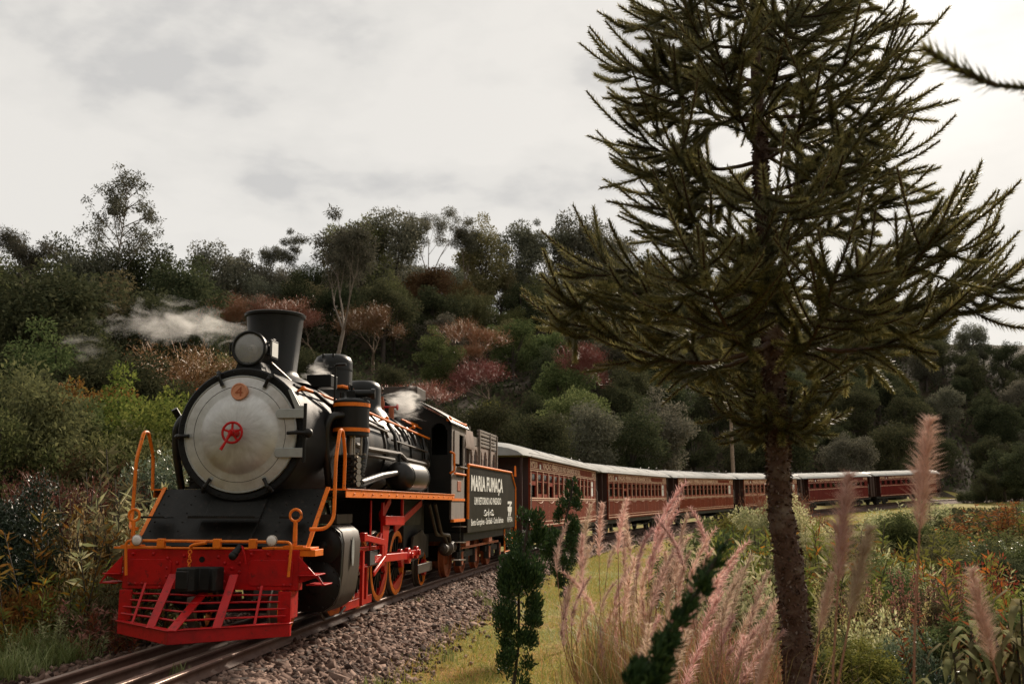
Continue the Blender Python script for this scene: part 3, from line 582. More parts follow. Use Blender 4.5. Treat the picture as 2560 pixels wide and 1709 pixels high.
    # side plumbing (both sides)
    for sx in (-1, 1):
        pipes = [([(.86, 2.6, 2.45), (.86, 3.6, 2.42), (.85, 5.6, 2.44), (.87, 5.9, 2.36), (.88, 7.5, 2.34)], .042, 'dusty'),
                 ([(.82, 2.6, 2.34), (.84, 5.2, 2.33)], .03, 'dusty'),
                 ([(.76, 3.2, 2.86), (.76, 5.0, 2.78)], .024, 'dusty'), ([(.72, 3.0, 2.95), (.72, 4.9, 2.86), (.76, 5.1, 2.70)], .022, 'dusty'),
                 ([(.80, 5.2, 2.66), (.82, 7.9, 2.60)], .018, 'dusty'),
                 ([(.74, 3.1, 2.95), (.92, 3.0, 2.75), (1.0, 2.9, 2.45), (1.02, 2.7, 2.10), (.98, 2.6, 1.95)], .05, 'boiler'),
                 ([(.70, 5.25, 2.95), (.82, 5.3, 2.75), (.85, 5.35, 2.42)], .03, 'boiler'), ([(.62, 6.1, 2.98), (.72, 6.2, 2.86), (.80, 6.2, 2.70)], .03, 'boiler'),
                 ([(.60, 7.0, 3.0), (.74, 7.05, 2.85), (.80, 7.05, 2.68)], .03, 'boiler'), ([(.60, 7.7, 3.02), (.76, 7.75, 2.84), (.82, 7.75, 2.5), (.86, 7.75, 1.8)], .03, 'boiler')]
        for pts, r_, mt in pipes: MB().tube([(sx * x, y, z) for x, y, z in pts], r_, 8).build('pipe', M[mt], P)
        MB().lathe((sx * .86, 7.5, 2.34), (0, 1, 0), [(0, .04), (.0, .10), (.03, .10), (.04, .04)], 16).build('pipe_flange', M['dusty'], P)
        # running board
        g = MB(); g.prism([(sx * 1.05, .96), (sx * 1.27, 1.06), (sx * 1.27, 8.35), (sx * .80, 8.35), (sx * .80, 1.75), (sx * 1.05, 1.6)][::sx], 'z', 1.745, 1.765); ro = g.build('running_board', B, P)
        g = MB(); g.box(sx * 1.272, sx * 1.285, 1.06, 8.35, 1.675, 1.775); g.box(sx * 1.22, sx * 1.30, 1.06, 8.35, 1.776, 1.786); g.build('board_edge', OG, ro, .003)
        g = MB()
        for i in range(16): g.sphere((sx * 1.286, 1.4 + i * .45, 1.722), .016, 8, 5)
        g.build('bolts', OG, ro)['kind'] = 'stuff'
        MB().bar((sx * 1.05, .955, 1.775), (sx * 1.285, 1.06, 1.775), .03, .02).build('front_edge', OG, ro)
        # compressed air tank
        g = MB().lathe((sx * 1.0, 4.85, 2.04), (0, 1, 0), [(0, 0), (.02, .12), (.07, .20), (.14, .245), (.16, .25), (1.30, .25), (1.32, .245), (1.38, .20), (1.43, .12), (1.45, 0)], 36, False, False).build('air_tank', M['boiler'], P)
        for y in (5.02, 6.14): MB().ring((sx * 1.0, y, 2.04), (0, 1, 0), .25, .258, 0, .03, 36).build('tank_band', B, g)
        for y in (5.1, 6.1): MB().box(sx * .92, sx * 1.08, y, y + .05, 1.768, 1.82).build('tank_saddle', M['steel'], g)
        MB().tube([(sx * .82, 3.3, 1.90), (sx * .93, 4.1, 2.03), (sx * 1.0, 4.88, 2.10)], [.06, .055, .045], 10).build('tank_pipe', M['boiler'], g)
        MB().tube([(sx * 1.0, 4.95, 2.28), (sx * 1.0, 4.95, 2.42)], .025, 8).build('tank_valve', B, g)
        # air pump
        px, py = sx * 1.05, 1.98; g = MB().lathe((px, py, 2.50), (0, 0, 1), [(0, .20), (.01, .245), (.48, .245), (.50, .225), (.53, .12), (.53, 0)], 32, True, False)
        ap_ = g.build('air_pump', B, P)
        for z in (2.56, 2.90): MB().ring((px, py, z), (0, 0, 1), .245, .255, 0, .05, 32).build('pump_band', OG, ap_)
        g = MB(); g.box(px - .06, px + .06, py - .06, py + .06, 3.03, 3.12); g.cyl((px - .05, py, 3.09), (px + .28, py + .06, 3.09), .055, n=10); g.cyl((px + .26, py + .05, 3.09), (px + .31, py + .06, 3.09), .075, n=8); g.torus((px - .02, py - .05, 3.18), (1, 0, 0), .035, .012, 12, 6); g.cyl((px, py, 3.1), (px, py, 3.2), .02, n=8); g.cyl((px - .13, py - .05, 3.0), (px - .13, py - .05, 3.1), .03, n=8)
        g.build('pump_valve_gear', B, ap_)
        g = MB(); g.cyl((px, py, 2.25), (px, py, 2.50), .05, n=12)
        for i in range(4): a = i * math.pi / 2 + .6; g.cyl((px + .15 * math.cos(a), py + .15 * math.sin(a), 2.25), (px + .15 * math.cos(a), py + .15 * math.sin(a), 2.50), .016, n=8)
        g.build('pump_rods', M['steel'], ap_)
        g = MB().lathe((px, py, 1.80), (0, 0, 1), [(0, .2), (.0, .22), (.03, .22), (.03, .175), (.08, .175)] + [q for i in range(7) for q in ((.09 + i * .042, .20), (.107 + i * .042, .20), (.108 + i * .042, .172), (.128 + i * .042, .172))] + [(.40, .18), (.41, .225), (.445, .225), (.45, .05)], 24, True, False)
        g.build('air_cylinder', B, ap_)
        g = MB()
        for i in range(8): a = i * math.pi / 4; g.cyl((px + .20 * math.cos(a), py + .20 * math.sin(a), 2.245), (px + .20 * math.cos(a), py + .20 * math.sin(a), 2.275), .02, n=6)
        for i, (dz, rr_) in enumerate(((1.86, .05), (1.94, .065), (2.02, .05), (2.10, .06), (2.18, .05))): g.cyl((px + .10, py - .20, dz), (px + .20, py - .26, dz), rr_ * .8, n=8); g.cyl((px + .14, py - .24, dz + .02), (px + .14, py - .24, dz + .06), .035, n=6)
        g.build('pump_fittings', M['steel'], ap_)['kind'] = 'stuff'
        MB().tube(rounded([(px - .05, py - .20, 2.78), (px - .16, py - .38, 2.76), (px - .22, py - .42, 2.60), (px - .24, py - .35, 2.30), (px - .25, py - .1, 1.80)], .1), .05, 10).build('pump_pipe', M['boiler'], ap_)
        MB().tube(rounded([(px - .2, py, 2.72), (px - .34, py, 2.72), (px - .42, py - .1, 2.9)], .05), .045, 10).build('steam_pipe', B, ap_)
        # steam chest and cylinder under a curved jacket
        poly = [(.60, .24), (.95, .24), (1.08, .33), (1.14, .48), (1.17, .70), (1.18, .95), (1.185, 1.10), (1.15, 1.24), (1.05, 1.32), (.90, 1.335), (.72, 1.30), (.60, 1.22)]
        cyo = MB().prism([(sx * a, b) for a, b in poly][::sx], 'y', 1.36, 2.12).build('cylinder_jacket', M['dusty'], P, .02, sharp=50)
        fr = MB(); fr.prism([(sx * (a * .985 + .01), b * .985 + .01) for a, b in poly][::sx], 'y', 1.30, 1.37); fr.build('cylinder_front', B, cyo, .01, sharp=50)
        g = MB().lathe((sx * .94, 1.31, 1.07), (0, -1, 0), [(0, .235), (.03, .235), (.035, .20), (.045, .19), (.06, .10), (.07, .06), (.14, .055), (.15, .03)], 28, False, True); g.build('valve_cover', B, cyo)
        g = MB().lathe((sx * .86, 1.31, .58), (0, -1, 0), [(0, .31), (.03, .31), (.04, .27), (.055, .25), (.07, .12), (.10, .09), (.11, .0)], 32, False, False); g.build('cylinder_cover', B, cyo)
        g = MB()
        for i in range(10): a = i * math.pi / 5; g.sphere((sx * .86 + .285 * math.cos(a), 1.275, .58 + .285 * math.sin(a)), .016, 6, 4)
        g.build('cover_bolts', B, cyo)['kind'] = 'stuff'
        MB().prism([(1.72 + .055 * math.cos(t), .98 + .19 * math.sin(t)) for t in np.linspace(0, 2 * math.pi, 16, endpoint=False)][::sx], 'x', sx * 1.19, sx * 1.20).build('hanging_tag', M['silver2'], cyo)
        MB().tube(rounded([(sx * .9, 1.35, .22), (sx * .9, 1.5, .13), (sx * .9, 2.2, .13), (sx * .9, 2.4, .2)], .05), .018, 6).build('drain_cock', M['dusty'], cyo)
        g = MB(); g.box(sx * .78, sx * 1.02, 1.55, 2.25, 1.34, 1.46); g.cyl((sx * .98, 1.7, 1.32), (sx * .98, 1.7, 1.42), .03, n=8); g.cyl((sx * .98, 2.2, 1.32), (sx * .98, 2.2, 1.42), .03, n=8); g.build('lubricator', M['dusty'], P)
        # guides and motion
        g = MB(); g.box(sx * .93, sx * 1.05, 2.37, 3.75, .93, .985); g.box(sx * .93, sx * 1.05, 2.37, 3.75, .70, .75); g.build('crosshead_guide', M['redrod'], P, .006)
        g = MB(); g.cyl((sx * .90, 2.36, .60), (sx * .90, 3.3, .62), .03, n=10); g.build('piston_rod', M['steel'], P)
        g = MB(); g.prism([(2.95, .72), (3.35, .72), (3.38, .93), (2.95, .93)][::sx], 'x', sx * .90, sx * 1.09); g.build('crosshead', M['under'], P, .01)
        g = MB(); g.bar((sx * 1.07, 3.2, .80), (sx * 1.07, 5.38, .745), .045, .12, up=(0, 0, 1)); g.lathe((sx * 1.02, 5.38, .745), (sx, 0, 0), [(0, .13), (.08, .13), (.085, .05), (.14, .05)], 20); g.build('main_rod', M['redrod'], P, .012)
        g = MB(); g.bar((sx * .93, 2.97, .745), (sx * .93, 6.57, .745), .045, .10)
        for y in (2.97, 4.18, 5.38, 6.57): g.lathe((sx * .70, y, .745), (sx, 0, 0), [(0, .06), (.195, .06), (.195, .11), (.265, .11), (.27, .05), (.31, .05)], 18)
        g.build('side_rod', M['redrod'], P, .008)
        g = MB(); g.bar((sx * 1.13, 3.0, .60), (sx * 1.13, 3.64, .80), .03, .07); g.build('union_link', M['redrod'], P, .01)
        g = MB(); g.bar((sx * 1.12, 2.45, 1.14), (sx * 1.12, 3.55, 1.03), .05, .09); g.box(sx * 1.08, sx * 1.16, 2.4, 2.55, 1.08, 1.20); g.build('valve_rod', M['redrod'], P, .008)
        g = MB(); g.box(sx * 1.06, sx * 1.10, 3.60, 3.68, .75, 1.62); g.prism([(3.60, 1.28), (4.80, 1.26), (4.80, 1.40), (3.60, 1.42)][::sx], 'x', sx * 1.08, sx * 1.14); g.prism([(3.66, 1.27), (4.0, 1.27), (3.86, .80), (3.72, .80)][::sx], 'x', sx * 1.06, sx * 1.10)
        g.box(sx * 1.08, sx * 1.12, 4.76, 4.82, 1.26, 1.70); g.build('link_bracket', M['redrod'], P, .006)
        g = MB(); g.bar((sx * 1.02, 3.75, 1.40), (sx * 1.0, 4.35, 1.68), .05, .14); g.bar((sx * .95, 4.9, 1.20), (sx * .92, 7.0, 1.62), .03, .12); g.bar((sx * 1.10, 2.9, 1.65), (sx * 1.10, 2.9, .95), .025, .025, up=(0, 1, 0)); g.build('reversing_lever', M['redrod'], P, .006)
        g = MB(); g.tube([(sx * 1.10, 2.95, 1.12), (sx * 1.12, 3.1, 1.06), (sx * 1.12, 3.3, 1.07), (sx * 1.12, 3.4, 1.16)], .025, 8); g.box(sx * 1.04, sx * 1.08, 2.62, 2.70, .2, .95); g.box(sx * .98, sx * 1.02, 3.05, 3.12, .25, .9); g.build('brake_hanger', M['redrod'], P)
        g = MB(); g.box(sx * .80, sx * .84, 2.5, 4.0, .12, .24); g.box(sx * .72, sx * .86, 2.55, 2.75, .24, .36); g.build('brake_beam', M['redrod'], P, .006)
        # pipes and injector under the cab
        for k_ in range(2): MB().tube(rounded([(sx * (1.0 + .06 * k_), 7.3 + .25 * k_, 1.6), (sx * (1.02 + .06 * k_), 7.9 + .2 * k_, 1.02), (sx * (1.04 + .06 * k_), 8.6 + .2 * k_, .98), (sx * 1.06, 8.9 + .2 * k_, .72)], .12), .035, 8).build('feed_pipe', M['dusty'], P)
        g = MB(); g.lathe((sx * 1.0, 8.6, .72), (0, 1, 0), [(0, .05), (.05, .10), (.3, .10), (.35, .16), (.42, .16), (.5, .08), (.8, .08), (.85, .12), (.95, .12)], 14); g.build('injector', M['dusty'], P)
        MB().prism([(7.0, .55), (8.1, .60), (8.35, .95), (7.9, 1.1), (7.2, 1.0)][::sx], 'x', sx * .70, sx * .74).build('ashpan_plate', M['dusty'], P)
        MB().box(sx * .84, sx * .88, 7.0, 8.2, .33, .50).build('truck_beam', M['dusty'], P, .01)
    # wheels
    def wheel(y, r, spokes, rimw, wt):
        root = None
        for sx in (-1, 1):
            x0 = sx * .48; g = MB()
            g.lathe((x0, y, r), (sx, 0, 0), [(0, .10), (.14, .10), (.15, .07), (.15, 0)], 20)
            for i in range(spokes):
                a = 2 * math.pi * i / spokes + y; ca, sa = math.cos(a), math.sin(a)
                g.bar((x0 + sx * .07, y + ca * .08, r + sa * .08), (x0 + sx * .07, y + ca * (r - rimw), r + sa * (r - rimw)), .03, .035, up=(1, 0, 0))
            w = g.build('driving_wheel' if r > .5 else 'truck_wheel', B, P)
            MB().lathe((x0, y, r), (sx, 0, 0), [(-.02, r - rimw), (-.02, r + .025), (.0, r + .022), (.01, r), (.10, r - .003)], 48, False, False).build('tread', M['steel'], w)
            MB().lathe((x0, y, r), (sx, 0, 0), [(.10, r - .003), (.105, r - .012), (.105, r - rimw), (.02, r - rimw - .005)], 48, False, False).build('tyre', OG, w)
            if wt:
                pts = [(y + (r - rimw) * math.cos(t), r + (r - rimw) * math.sin(t)) for t in np.linspace(R(wt - 50), R(wt + 50), 14)]
                MB().prism(pts[::sx], 'x', x0 + sx * .03, x0 + sx * .112).build('counterweight', M['redrod'], w)
                MB().lathe((x0 + sx * .15, y, r), (sx, 0, 0), [(0, .09), (.06, .085), (.065, .0)], 20, False, False).build('hub', M['redrod'], w)
            else:
                MB().lathe((x0 + sx * .15, y, r), (sx, 0, 0), [(-.05, .16), (.02, .155), (.03, .0)], 20, False, False).build('hub', RD, w)
        MB().cyl((-.5, y, r), (.5, y, r), .07, n=12).build('axle', M['under'], P)
    for y in (2.97, 4.18, 5.38, 6.57): wheel(y, .565, 13, .095, 285 if y != 5.38 else 310)
    wheel(1.0, .33, 9, .04, None); wheel(8.65, .36, 9, .04, None)
    # cab
    z0_, z1_ = 1.70, 3.16
    prof = [(-1.22, z1_), (-1.14, 3.27), (-.92, 3.40), (-.60, 3.58), (-.32, 3.70), (0, 3.75), (.32, 3.70), (.60, 3.58), (.92, 3.40), (1.14, 3.27), (1.22, z1_)]
    fw = MB(); xs = np.linspace(-1.22, 1.22, 62); tops = np.interp(xs, [p[0] for p in prof], [p[1] for p in prof])
    def hole(x):   # arched front windows either side of the boiler
        a = abs(abs(x) - .97)
        if a > .155: return None
        return 2.56, 3.02 + .17 * math.sqrt(max(0, 1 - (a / .155) ** 2))
    for i in range(61):
        xa, xb = xs[i], xs[i + 1]; xm = (xa + xb) / 2; zt = min(tops[i], tops[i + 1]) - .02; hh = hole(xm)
        if hh: fw.box(xa, xb, 8.30, 8.34, z0_, hh[0]); fw.box(xa, xb, 8.30, 8.34, hh[1], zt)
        else: fw.box(xa, xb, 8.30, 8.34, z0_, zt)
    co_ = fw.build('cab', M['black'], P)
    rf = MB(); pp = prof; V = [(x * 1.04, 8.0, z + .03) for x, z in pp] + [(x * 1.04, 10.1, z + .03) for x, z in pp] + [(x * 1.04, 8.0, z) for x, z in pp] + [(x * 1.04, 10.1, z) for x, z in pp]; n = len(pp)
    F = [[i, i + 1, n + i + 1, n + i] for i in range(n - 1)] + [[2 * n + i, 3 * n + i, 3 * n + i + 1, 2 * n + i + 1] for i in range(n - 1)] + [[i, 2 * n + i, 2 * n + i + 1, i + 1] for i in range(n - 1)] + [[n + i, n + i + 1, 3 * n + i + 1, 3 * n + i] for i in range(n - 1)] + [[0, n, 3 * n, 2 * n], [n - 1, 3 * n - 1, 4 * n - 1, 2 * n - 1][::-1]]
    ro_ = rf.add(V, F).build('cab_roof', M['black'], co_, sharp=60)
    MB().box(-.30, .42, 8.7, 9.5, 3.76, 3.98).build('roof_hatch', M['dusty'], co_, .01)
    MB().tube(rounded([(.42, 7.95, 3.0), (.42, 8.0, 3.28), (.42, 8.28, 3.36)], .1), .035, 8).build('vent_pipe', M['black'], co_)
    for sx in (-1, 1):
        w = MB(); X0, X1 = sx * 1.19, sx * 1.225
        w.box(X0, X1, 8.341, 9.75, 1.30, 2.36); w.box(X0, X1, 8.341, 8.72, 2.36, z1_); w.box(X0, X1, 9.66, 9.75, 2.36, z1_); w.box(X0, X1, 8.72, 9.66, 3.02, z1_)
        so = w.build('cab_side', M['wood'], co_)
        MB().box(sx * 1.226, sx * 1.25, 8.50, 9.02, 2.40, 3.06).build('sliding_shutter', M['wood'], so, .005)
        MB().box(sx * 1.20, sx * 1.30, 8.9, 9.75, 2.33, 2.358).build('arm_rest', M['wood'], so, .006)
        MB().box(sx * 1.226, sx * 1.236, 8.95, 9.35, 1.86, 2.06).build('works_plate', M['rustorange'], so, .004)
        for y in (8.85, 9.3): MB().box(sx * 1.226, sx * 1.23, y, y + .38, 2.14, 2.26).build('louvre', M['black_matt'], so)
        MB().cyl((sx * 1.26, 8.5, 2.20), (sx * 1.26, 9.7, 2.20), .022, n=8).build('side_handrail', OG, so)
        MB().tube(rounded([(sx * 1.2, 8.30, 2.20), (sx * 1.29, 8.28, 2.24), (sx * 1.29, 8.28, 2.58), (sx * 1.2, 8.30, 2.62)], .03), .022, 8).build('cab_grab_rail', OG, so)
        g = MB(); g.box(sx * 1.226, sx * 1.24, 8.341, 9.78, 1.66, 1.71); g.box(sx * 1.18, sx * 1.25, 8.5, 9.75, 1.24, 1.298); g.build('side_trim', OG, so)
        MB().tube([(sx * 1.18, 8.1, 3.24), (sx * 1.2, 8.6, 3.27), (sx * 1.22, 9.9, 3.26)], .03, 8).build('roof_gutter', OG, so)
        for y in (8.15, 9.85): MB().sphere((sx * 1.21, y, 3.26), .05, 10, 6).build('gutter_joint', OG, so)
        # steps under the cab
        for z in (.44, .80, 1.12): MB().box(sx * 1.02, sx * 1.27, 9.45, 9.80, z, z + .015).build('cab_step', M['steel'], co_)
        MB().box(sx * 1.10, sx * 1.13, 9.82, 9.86, .40, 1.5).build('step_hanger', B, co_)
    MB().box(-1.18, 1.18, 8.341, 9.9, 1.60, 1.66).build('cab_floor', B, co_)
    g = MB(); g.prism([(-1.17, 2.3), (1.17, 2.3), (1.17, 3.14), (.9, 3.36), (.3, 3.66), (-.3, 3.66), (-.9, 3.36), (-1.17, 3.14)], 'y', 9.95, 9.98); g.build('added_dark_panel', M['black_matt'], co_)  # black panel added to make the cab interior look dark through its windows
    g = MB(); g.lathe((0, 8.345, 2.4), (0, 1, 0), [(0, .75), (.12, .75), (.13, .6)], 32); g.build('backhead', M['black'], co_)
    # canvas blind
    MB().prism([(1.20, 3.20), (1.26, 2.84), (1.24, 2.78), (1.17, 3.18)], 'y', 9.78, 10.9).build('side_canvas', M['canvas'], co_)
make_loco()
# ------------------------------------------------------------ tender
tx0, ty0, _, _ = track(10.15); tx1, ty1, _, _ = track(16.5)
tb = math.atan2(tx1 - tx0, ty1 - ty0)
tender = empty('tender', (float(tx0), float(ty0), 0), -tb)
tag(tender, 'black tender lettered in white, coupled behind the steam locomotive', 'tender')
def bogie(P, y, wb, r, name, painted, x=.50):
    bo = MB()
    for sx in (-1, 1):
        bo.box(sx * .78, sx * .86, y - wb / 2 - .25, y + wb / 2 + .25, r + .02, r + .16); bo.box(sx * .79, sx * .85, y - .18, y + .18, r - .12, r + .3)
        for d in (-1, 1): bo.box(sx * .78, sx * .90, y + d * wb / 2 - .13, y + d * wb / 2 + .13, r - .15, r + .20)
        for d in (-.1, 0, .1): bo.cyl((sx * .82, y + d, r - .1), (sx * .82, y + d, r + .1), .05, n=8)
    bo.box(-.8, .8, y - .15, y + .15, r, r + .25)
    b = bo.build(name, M['under'], P, .008)
    for d in (-1, 1):
        for sx in (-1, 1):
            w = MB().lathe((sx * .47, y + d * wb / 2, r), (sx, 0, 0), [(-.02, r + .02), (.0, r + .02), (.01, r), (.11, r - .004), (.115, r - .05), (.07, r - .07), (.06, .14), (.12, .11), (.14, .0)], 28, True, False).build('wheel', M['rustorange' if painted else 'under'], b)
            if painted: MB().box(sx * .901, sx * .92, y + d * wb / 2 - .09, y + d * wb / 2 + .09, r - .13, r + .16).build('axle_box_cover', M['rustorange'], b, .01)
        MB().cyl((-.5, y + d * wb / 2, r), (.5, y + d * wb / 2, r), .06, n=10).build('axle', M['under'], b)
    return b
def make_tender():
    P = tender; T = M['tenderblack']
    MB().box(-1.1, 1.1, .1, 6.25, .80, .98).build('frame', M['under'], P)
    MB().box(-1.17, 1.17, .15, 6.2, .99, 2.40).build('water_tank', T, P, .01)
    MB().box(-1.05, 1.05, 3.9, 6.1, 2.402, 2.50).build('tank_top', T, P, .02)
    for sx in (-1, 1):
        poly = [(.05, .99), (6.28, .99), (6.28, 2.05), (5.62, 2.43), (.05, 2.43)]
        so = MB().prism(poly[::sx], 'x', sx * 1.172, sx * 1.20).build('side_sheet', T, P)
        ed = MB(); ed.tube([(sx * 1.205, .05, 2.44), (sx * 1.205, 5.62, 2.44), (sx * 1.205, 6.29, 2.05), (sx * 1.205, 6.29, .62)], .028, 8); ed.build('orange_edge', M['orange'], so)
        MB().tube([(sx * 1.23, -.08, 2.42), (sx * 1.23, -.08, 1.28)], .03, 8).build('front_grab_rail', M['orange'], so)
        MB().tube([(sx * 1.22, 6.15, 2.35), (sx * 1.22, 6.17, 2.62), (sx * 1.22, 6.24, 2.35)], .025, 8).build('rear_grab_loop', M['orange'], so)
        ld = MB()
        for y in (5.05, 6.2): ld.tube([(sx * 1.12, y, .95), (sx * 1.12, y, .33)], .022, 6)
        for z in (.36, .68): ld.tube([(sx * 1.12, 5.05, z), (sx * 1.12, 6.2, z)], .02, 6)
        ld.build('step_ladder', M['orange'], so)
        MB().bar((sx * 1.0, .3, .66), (sx * 1.0, 4.7, .66), .05, .05).build('truss_rod', M['rustorange'], so)
        g = MB(); g.box(sx * .95, sx * 1.1, .35, .75, .70, .80); g.box(sx * .95, sx * 1.1, 3.0, 3.4, .70, .80); g.build('spring_bracket', M['rustorange'], so)
        # lettering reads from the side
        if sx > 0:
            X = 1.202
            text_obj('lettering', 'MARIA FUMAÇA', M['white'], so, (X, .38, 1.90), 3.95, .335, bold=.034)
            text_obj('lettering', 'UM RETORNO AO PASSADO', M['white'], so, (X, .72, 1.59), 3.35, .165, bold=.026)
            text_obj('lettering', 'Bento Gonçalves - Garibaldi - Carlos Barbosa', M['white'], so, (X, .40, 1.135), 4.0, .145, bold=.02)
            text_obj('lettering', 'RFFSA', M['white'], so, (X, 5.02, 1.135), .78, .13, bold=.022)
            # scroll ornament
            og = MB()
            for k in (-1, 1):
                for cy_, cz_, r_ in ((.42, 1.385, .085), (.20, 1.365, .05)):
                    og.tube([(X, 2.42 + k * (cy_ + r_ * 1.7 * (1 - a / 7.5) * math.cos(a)), cz_ + r_ * (1 - a / 7.5) * math.sin(a)) for a in np.linspace(0, 6.2, 16)], .014, 6)
                og.tube([(X, 2.42 + k * .28, 1.335), (X, 2.42 + k * .5, 1.325), (X, 2.42 + k * .62, 1.345)], .012, 6)
            og.prism([(2.36, 1.35), (2.42, 1.29), (2.48, 1.35), (2.46, 1.42), (2.42, 1.50), (2.38, 1.42)], 'x', X - .002, X + .003); og.sphere((X, 2.42, 1.265), .016, 8, 5)
            og.build('scroll_ornament', M['white'], so)
            lg = MB()
            for pl_ in ([(5.06, 1.60), (5.70, 1.60), (5.70, 1.67), (5.06, 1.67)], [(5.30, 1.53), (5.44, 1.53), (5.62, 1.60), (5.46, 1.60)], [(5.06, 1.46), (5.70, 1.46), (5.70, 1.53), (5.06, 1.53)], [(5.10, 1.40), (5.66, 1.40), (5.70, 1.46), (5.06, 1.46)], [(5.12, 1.28), (5.24, 1.28), (5.36, 1.40), (5.20, 1.40)], [(5.34, 1.28), (5.48, 1.28), (5.62, 1.40), (5.46, 1.40)]):
                lg.prism(pl_, 'x', X - .002, X + .003)
            lg.build('railway_emblem', M['white'], so)
    # wooden fuel rack with arches, doors and cross boards
    for sx in (-1, 1):
        rk = MB(); x0, x1 = sx * 1.06, sx * 1.10
        ys = np.linspace(.5, 3.9, 69)
        for i in range(68):
            ym = (ys[i] + ys[i + 1]) / 2; a = ((ym - .5) % .567) / .567 - .5; h = 2.44 + .40 * math.sqrt(max(0, 1 - (a / .42) ** 2)) if abs(a) < .42 else 2.44
            if h > 2.45: rk.box(x0, x1, ys[i], ys[i + 1], h, 2.90)
            else: rk.box(x0, x1, ys[i], ys[i + 1], 2.44, 2.90)
        ro = rk.build('fuel_rack', M['canvas'], P)
        for z, w in ((2.93, .06), (3.02, .05), (3.10, .05), (3.19, .06), (3.27, .05)): MB().box(sx * 1.05, sx * 1.12, 1.7, 3.9, z, z + w).build('rack_board', M['wood'], ro, .004)
        MB().box(sx * 1.06, sx * 1.09, .3, 1.7, 2.92, 3.12).build('rack_panel', M['wood'], ro)
        for y in (.5, 1.7, 3.0, 3.9): MB().box(sx * 1.101, sx * 1.14, y - .03, y + .03, 2.44, 3.3).build('rack_post', M['wood'], ro)
    MB().box(-1.05, 1.05, 3.91, 3.95, 2.44, 3.25).build('rack_end', M['wood'], P)
    MB().box(-1.04, 1.04, .4, 3.9, 2.44, 2.5).build('rack_floor', M['wood'], P)
    bogie(P, 1.6, 1.5, .40, 'truck', True); bogie(P, 4.8, 1.5, .40, 'truck', True)
    MB().box(-.1, .1, 6.26, 6.75, .62, .82).build('drawbar', M['under'], P, .02)
make_tender()
# ------------------------------------------------------------ six passenger coaches
CL = 15.58; GAP = 1.41; T0 = 17.39
def window_meshes(w, h, kind):
    fr = MB(); t = .045; d = .03
    fr.box(-.0, d, 0, t, 0, h); fr.box(0, d, w - t, w, 0, h); fr.box(0, d, t, w - t, 0, .10); fr.box(0, d, t, w - t, h - t, h)
    if kind == 'tall': fr.box(0, d, t, w - t, h * .62, h * .62 + .03)
    pa = MB().box(.008, .014, t, w - t, .10, h - t)
    op = MB(); op.box(0, d, 0, t, 0, h); op.box(0, d, w - t, w, 0, h); op.box(0, d, t, w - t, h - t, h); op.box(0, d, t, w - t, h * .48, h * .48 + .12)
    opa = MB().box(.008, .014, t, w - t, h * .48 + .12, h - t)
    sash = M['coachsash'] if kind == 'tall' else M['maroon']
    return (fr.mesh('window', sash), pa.mesh('pane', M['glass']), op.mesh('window', sash), opa.mesh('pane', M['glass']), MB().box(.010, .02, t, w - t, .10, h - t).mesh('blind', M['curtain']))
WM = {'tall': window_meshes(.70, .74, 'tall'), 'low': window_meshes(.78, .52, 'low')}
def roof_mesh(L_):
    # rounded section, hooded at both ends
    pr = [(-1.42, 2.97), (-1.38, 3.02), (-1.25, 3.15), (-.98, 3.28), (-.6, 3.385), (-.2, 3.435), (.2, 3.435), (.6, 3.385), (.98, 3.28), (1.25, 3.15), (1.38, 3.02), (1.42, 2.97)]
    ys = [-.35, -.15, .35, .9, 1.3, L_ / 2, L_ - 1.3, L_ - .9, L_ - .35, L_ + .15, L_ + .35]; dr = [.42, .27, .10, .02, 0, 0, 0, .02, .10, .27, .42]
    mb = MB(); n = len(pr); V = []
    for y, d in zip(ys, dr):
        for x, z in pr: V.append((x * (1 - d * .12), y, 2.97 + (z - 2.97) * (1 - d * .85)))
    F = [[j * n + i, j * n + i + 1, (j + 1) * n + i + 1, (j + 1) * n + i][::-1] for j in range(len(ys) - 1) for i in range(n - 1)]
    F.append([i for i in range(n)]); F.append([(len(ys) - 1) * n + i for i in range(n)][::-1])
    F += [[j * n, (j + 1) * n, (j + 1) * n + n - 1, j * n + n - 1] for j in range(len(ys) - 1)]
    return mb.add(V, F).mesh('roof', M['roof'], 30)
ROOF = roof_mesh(CL)
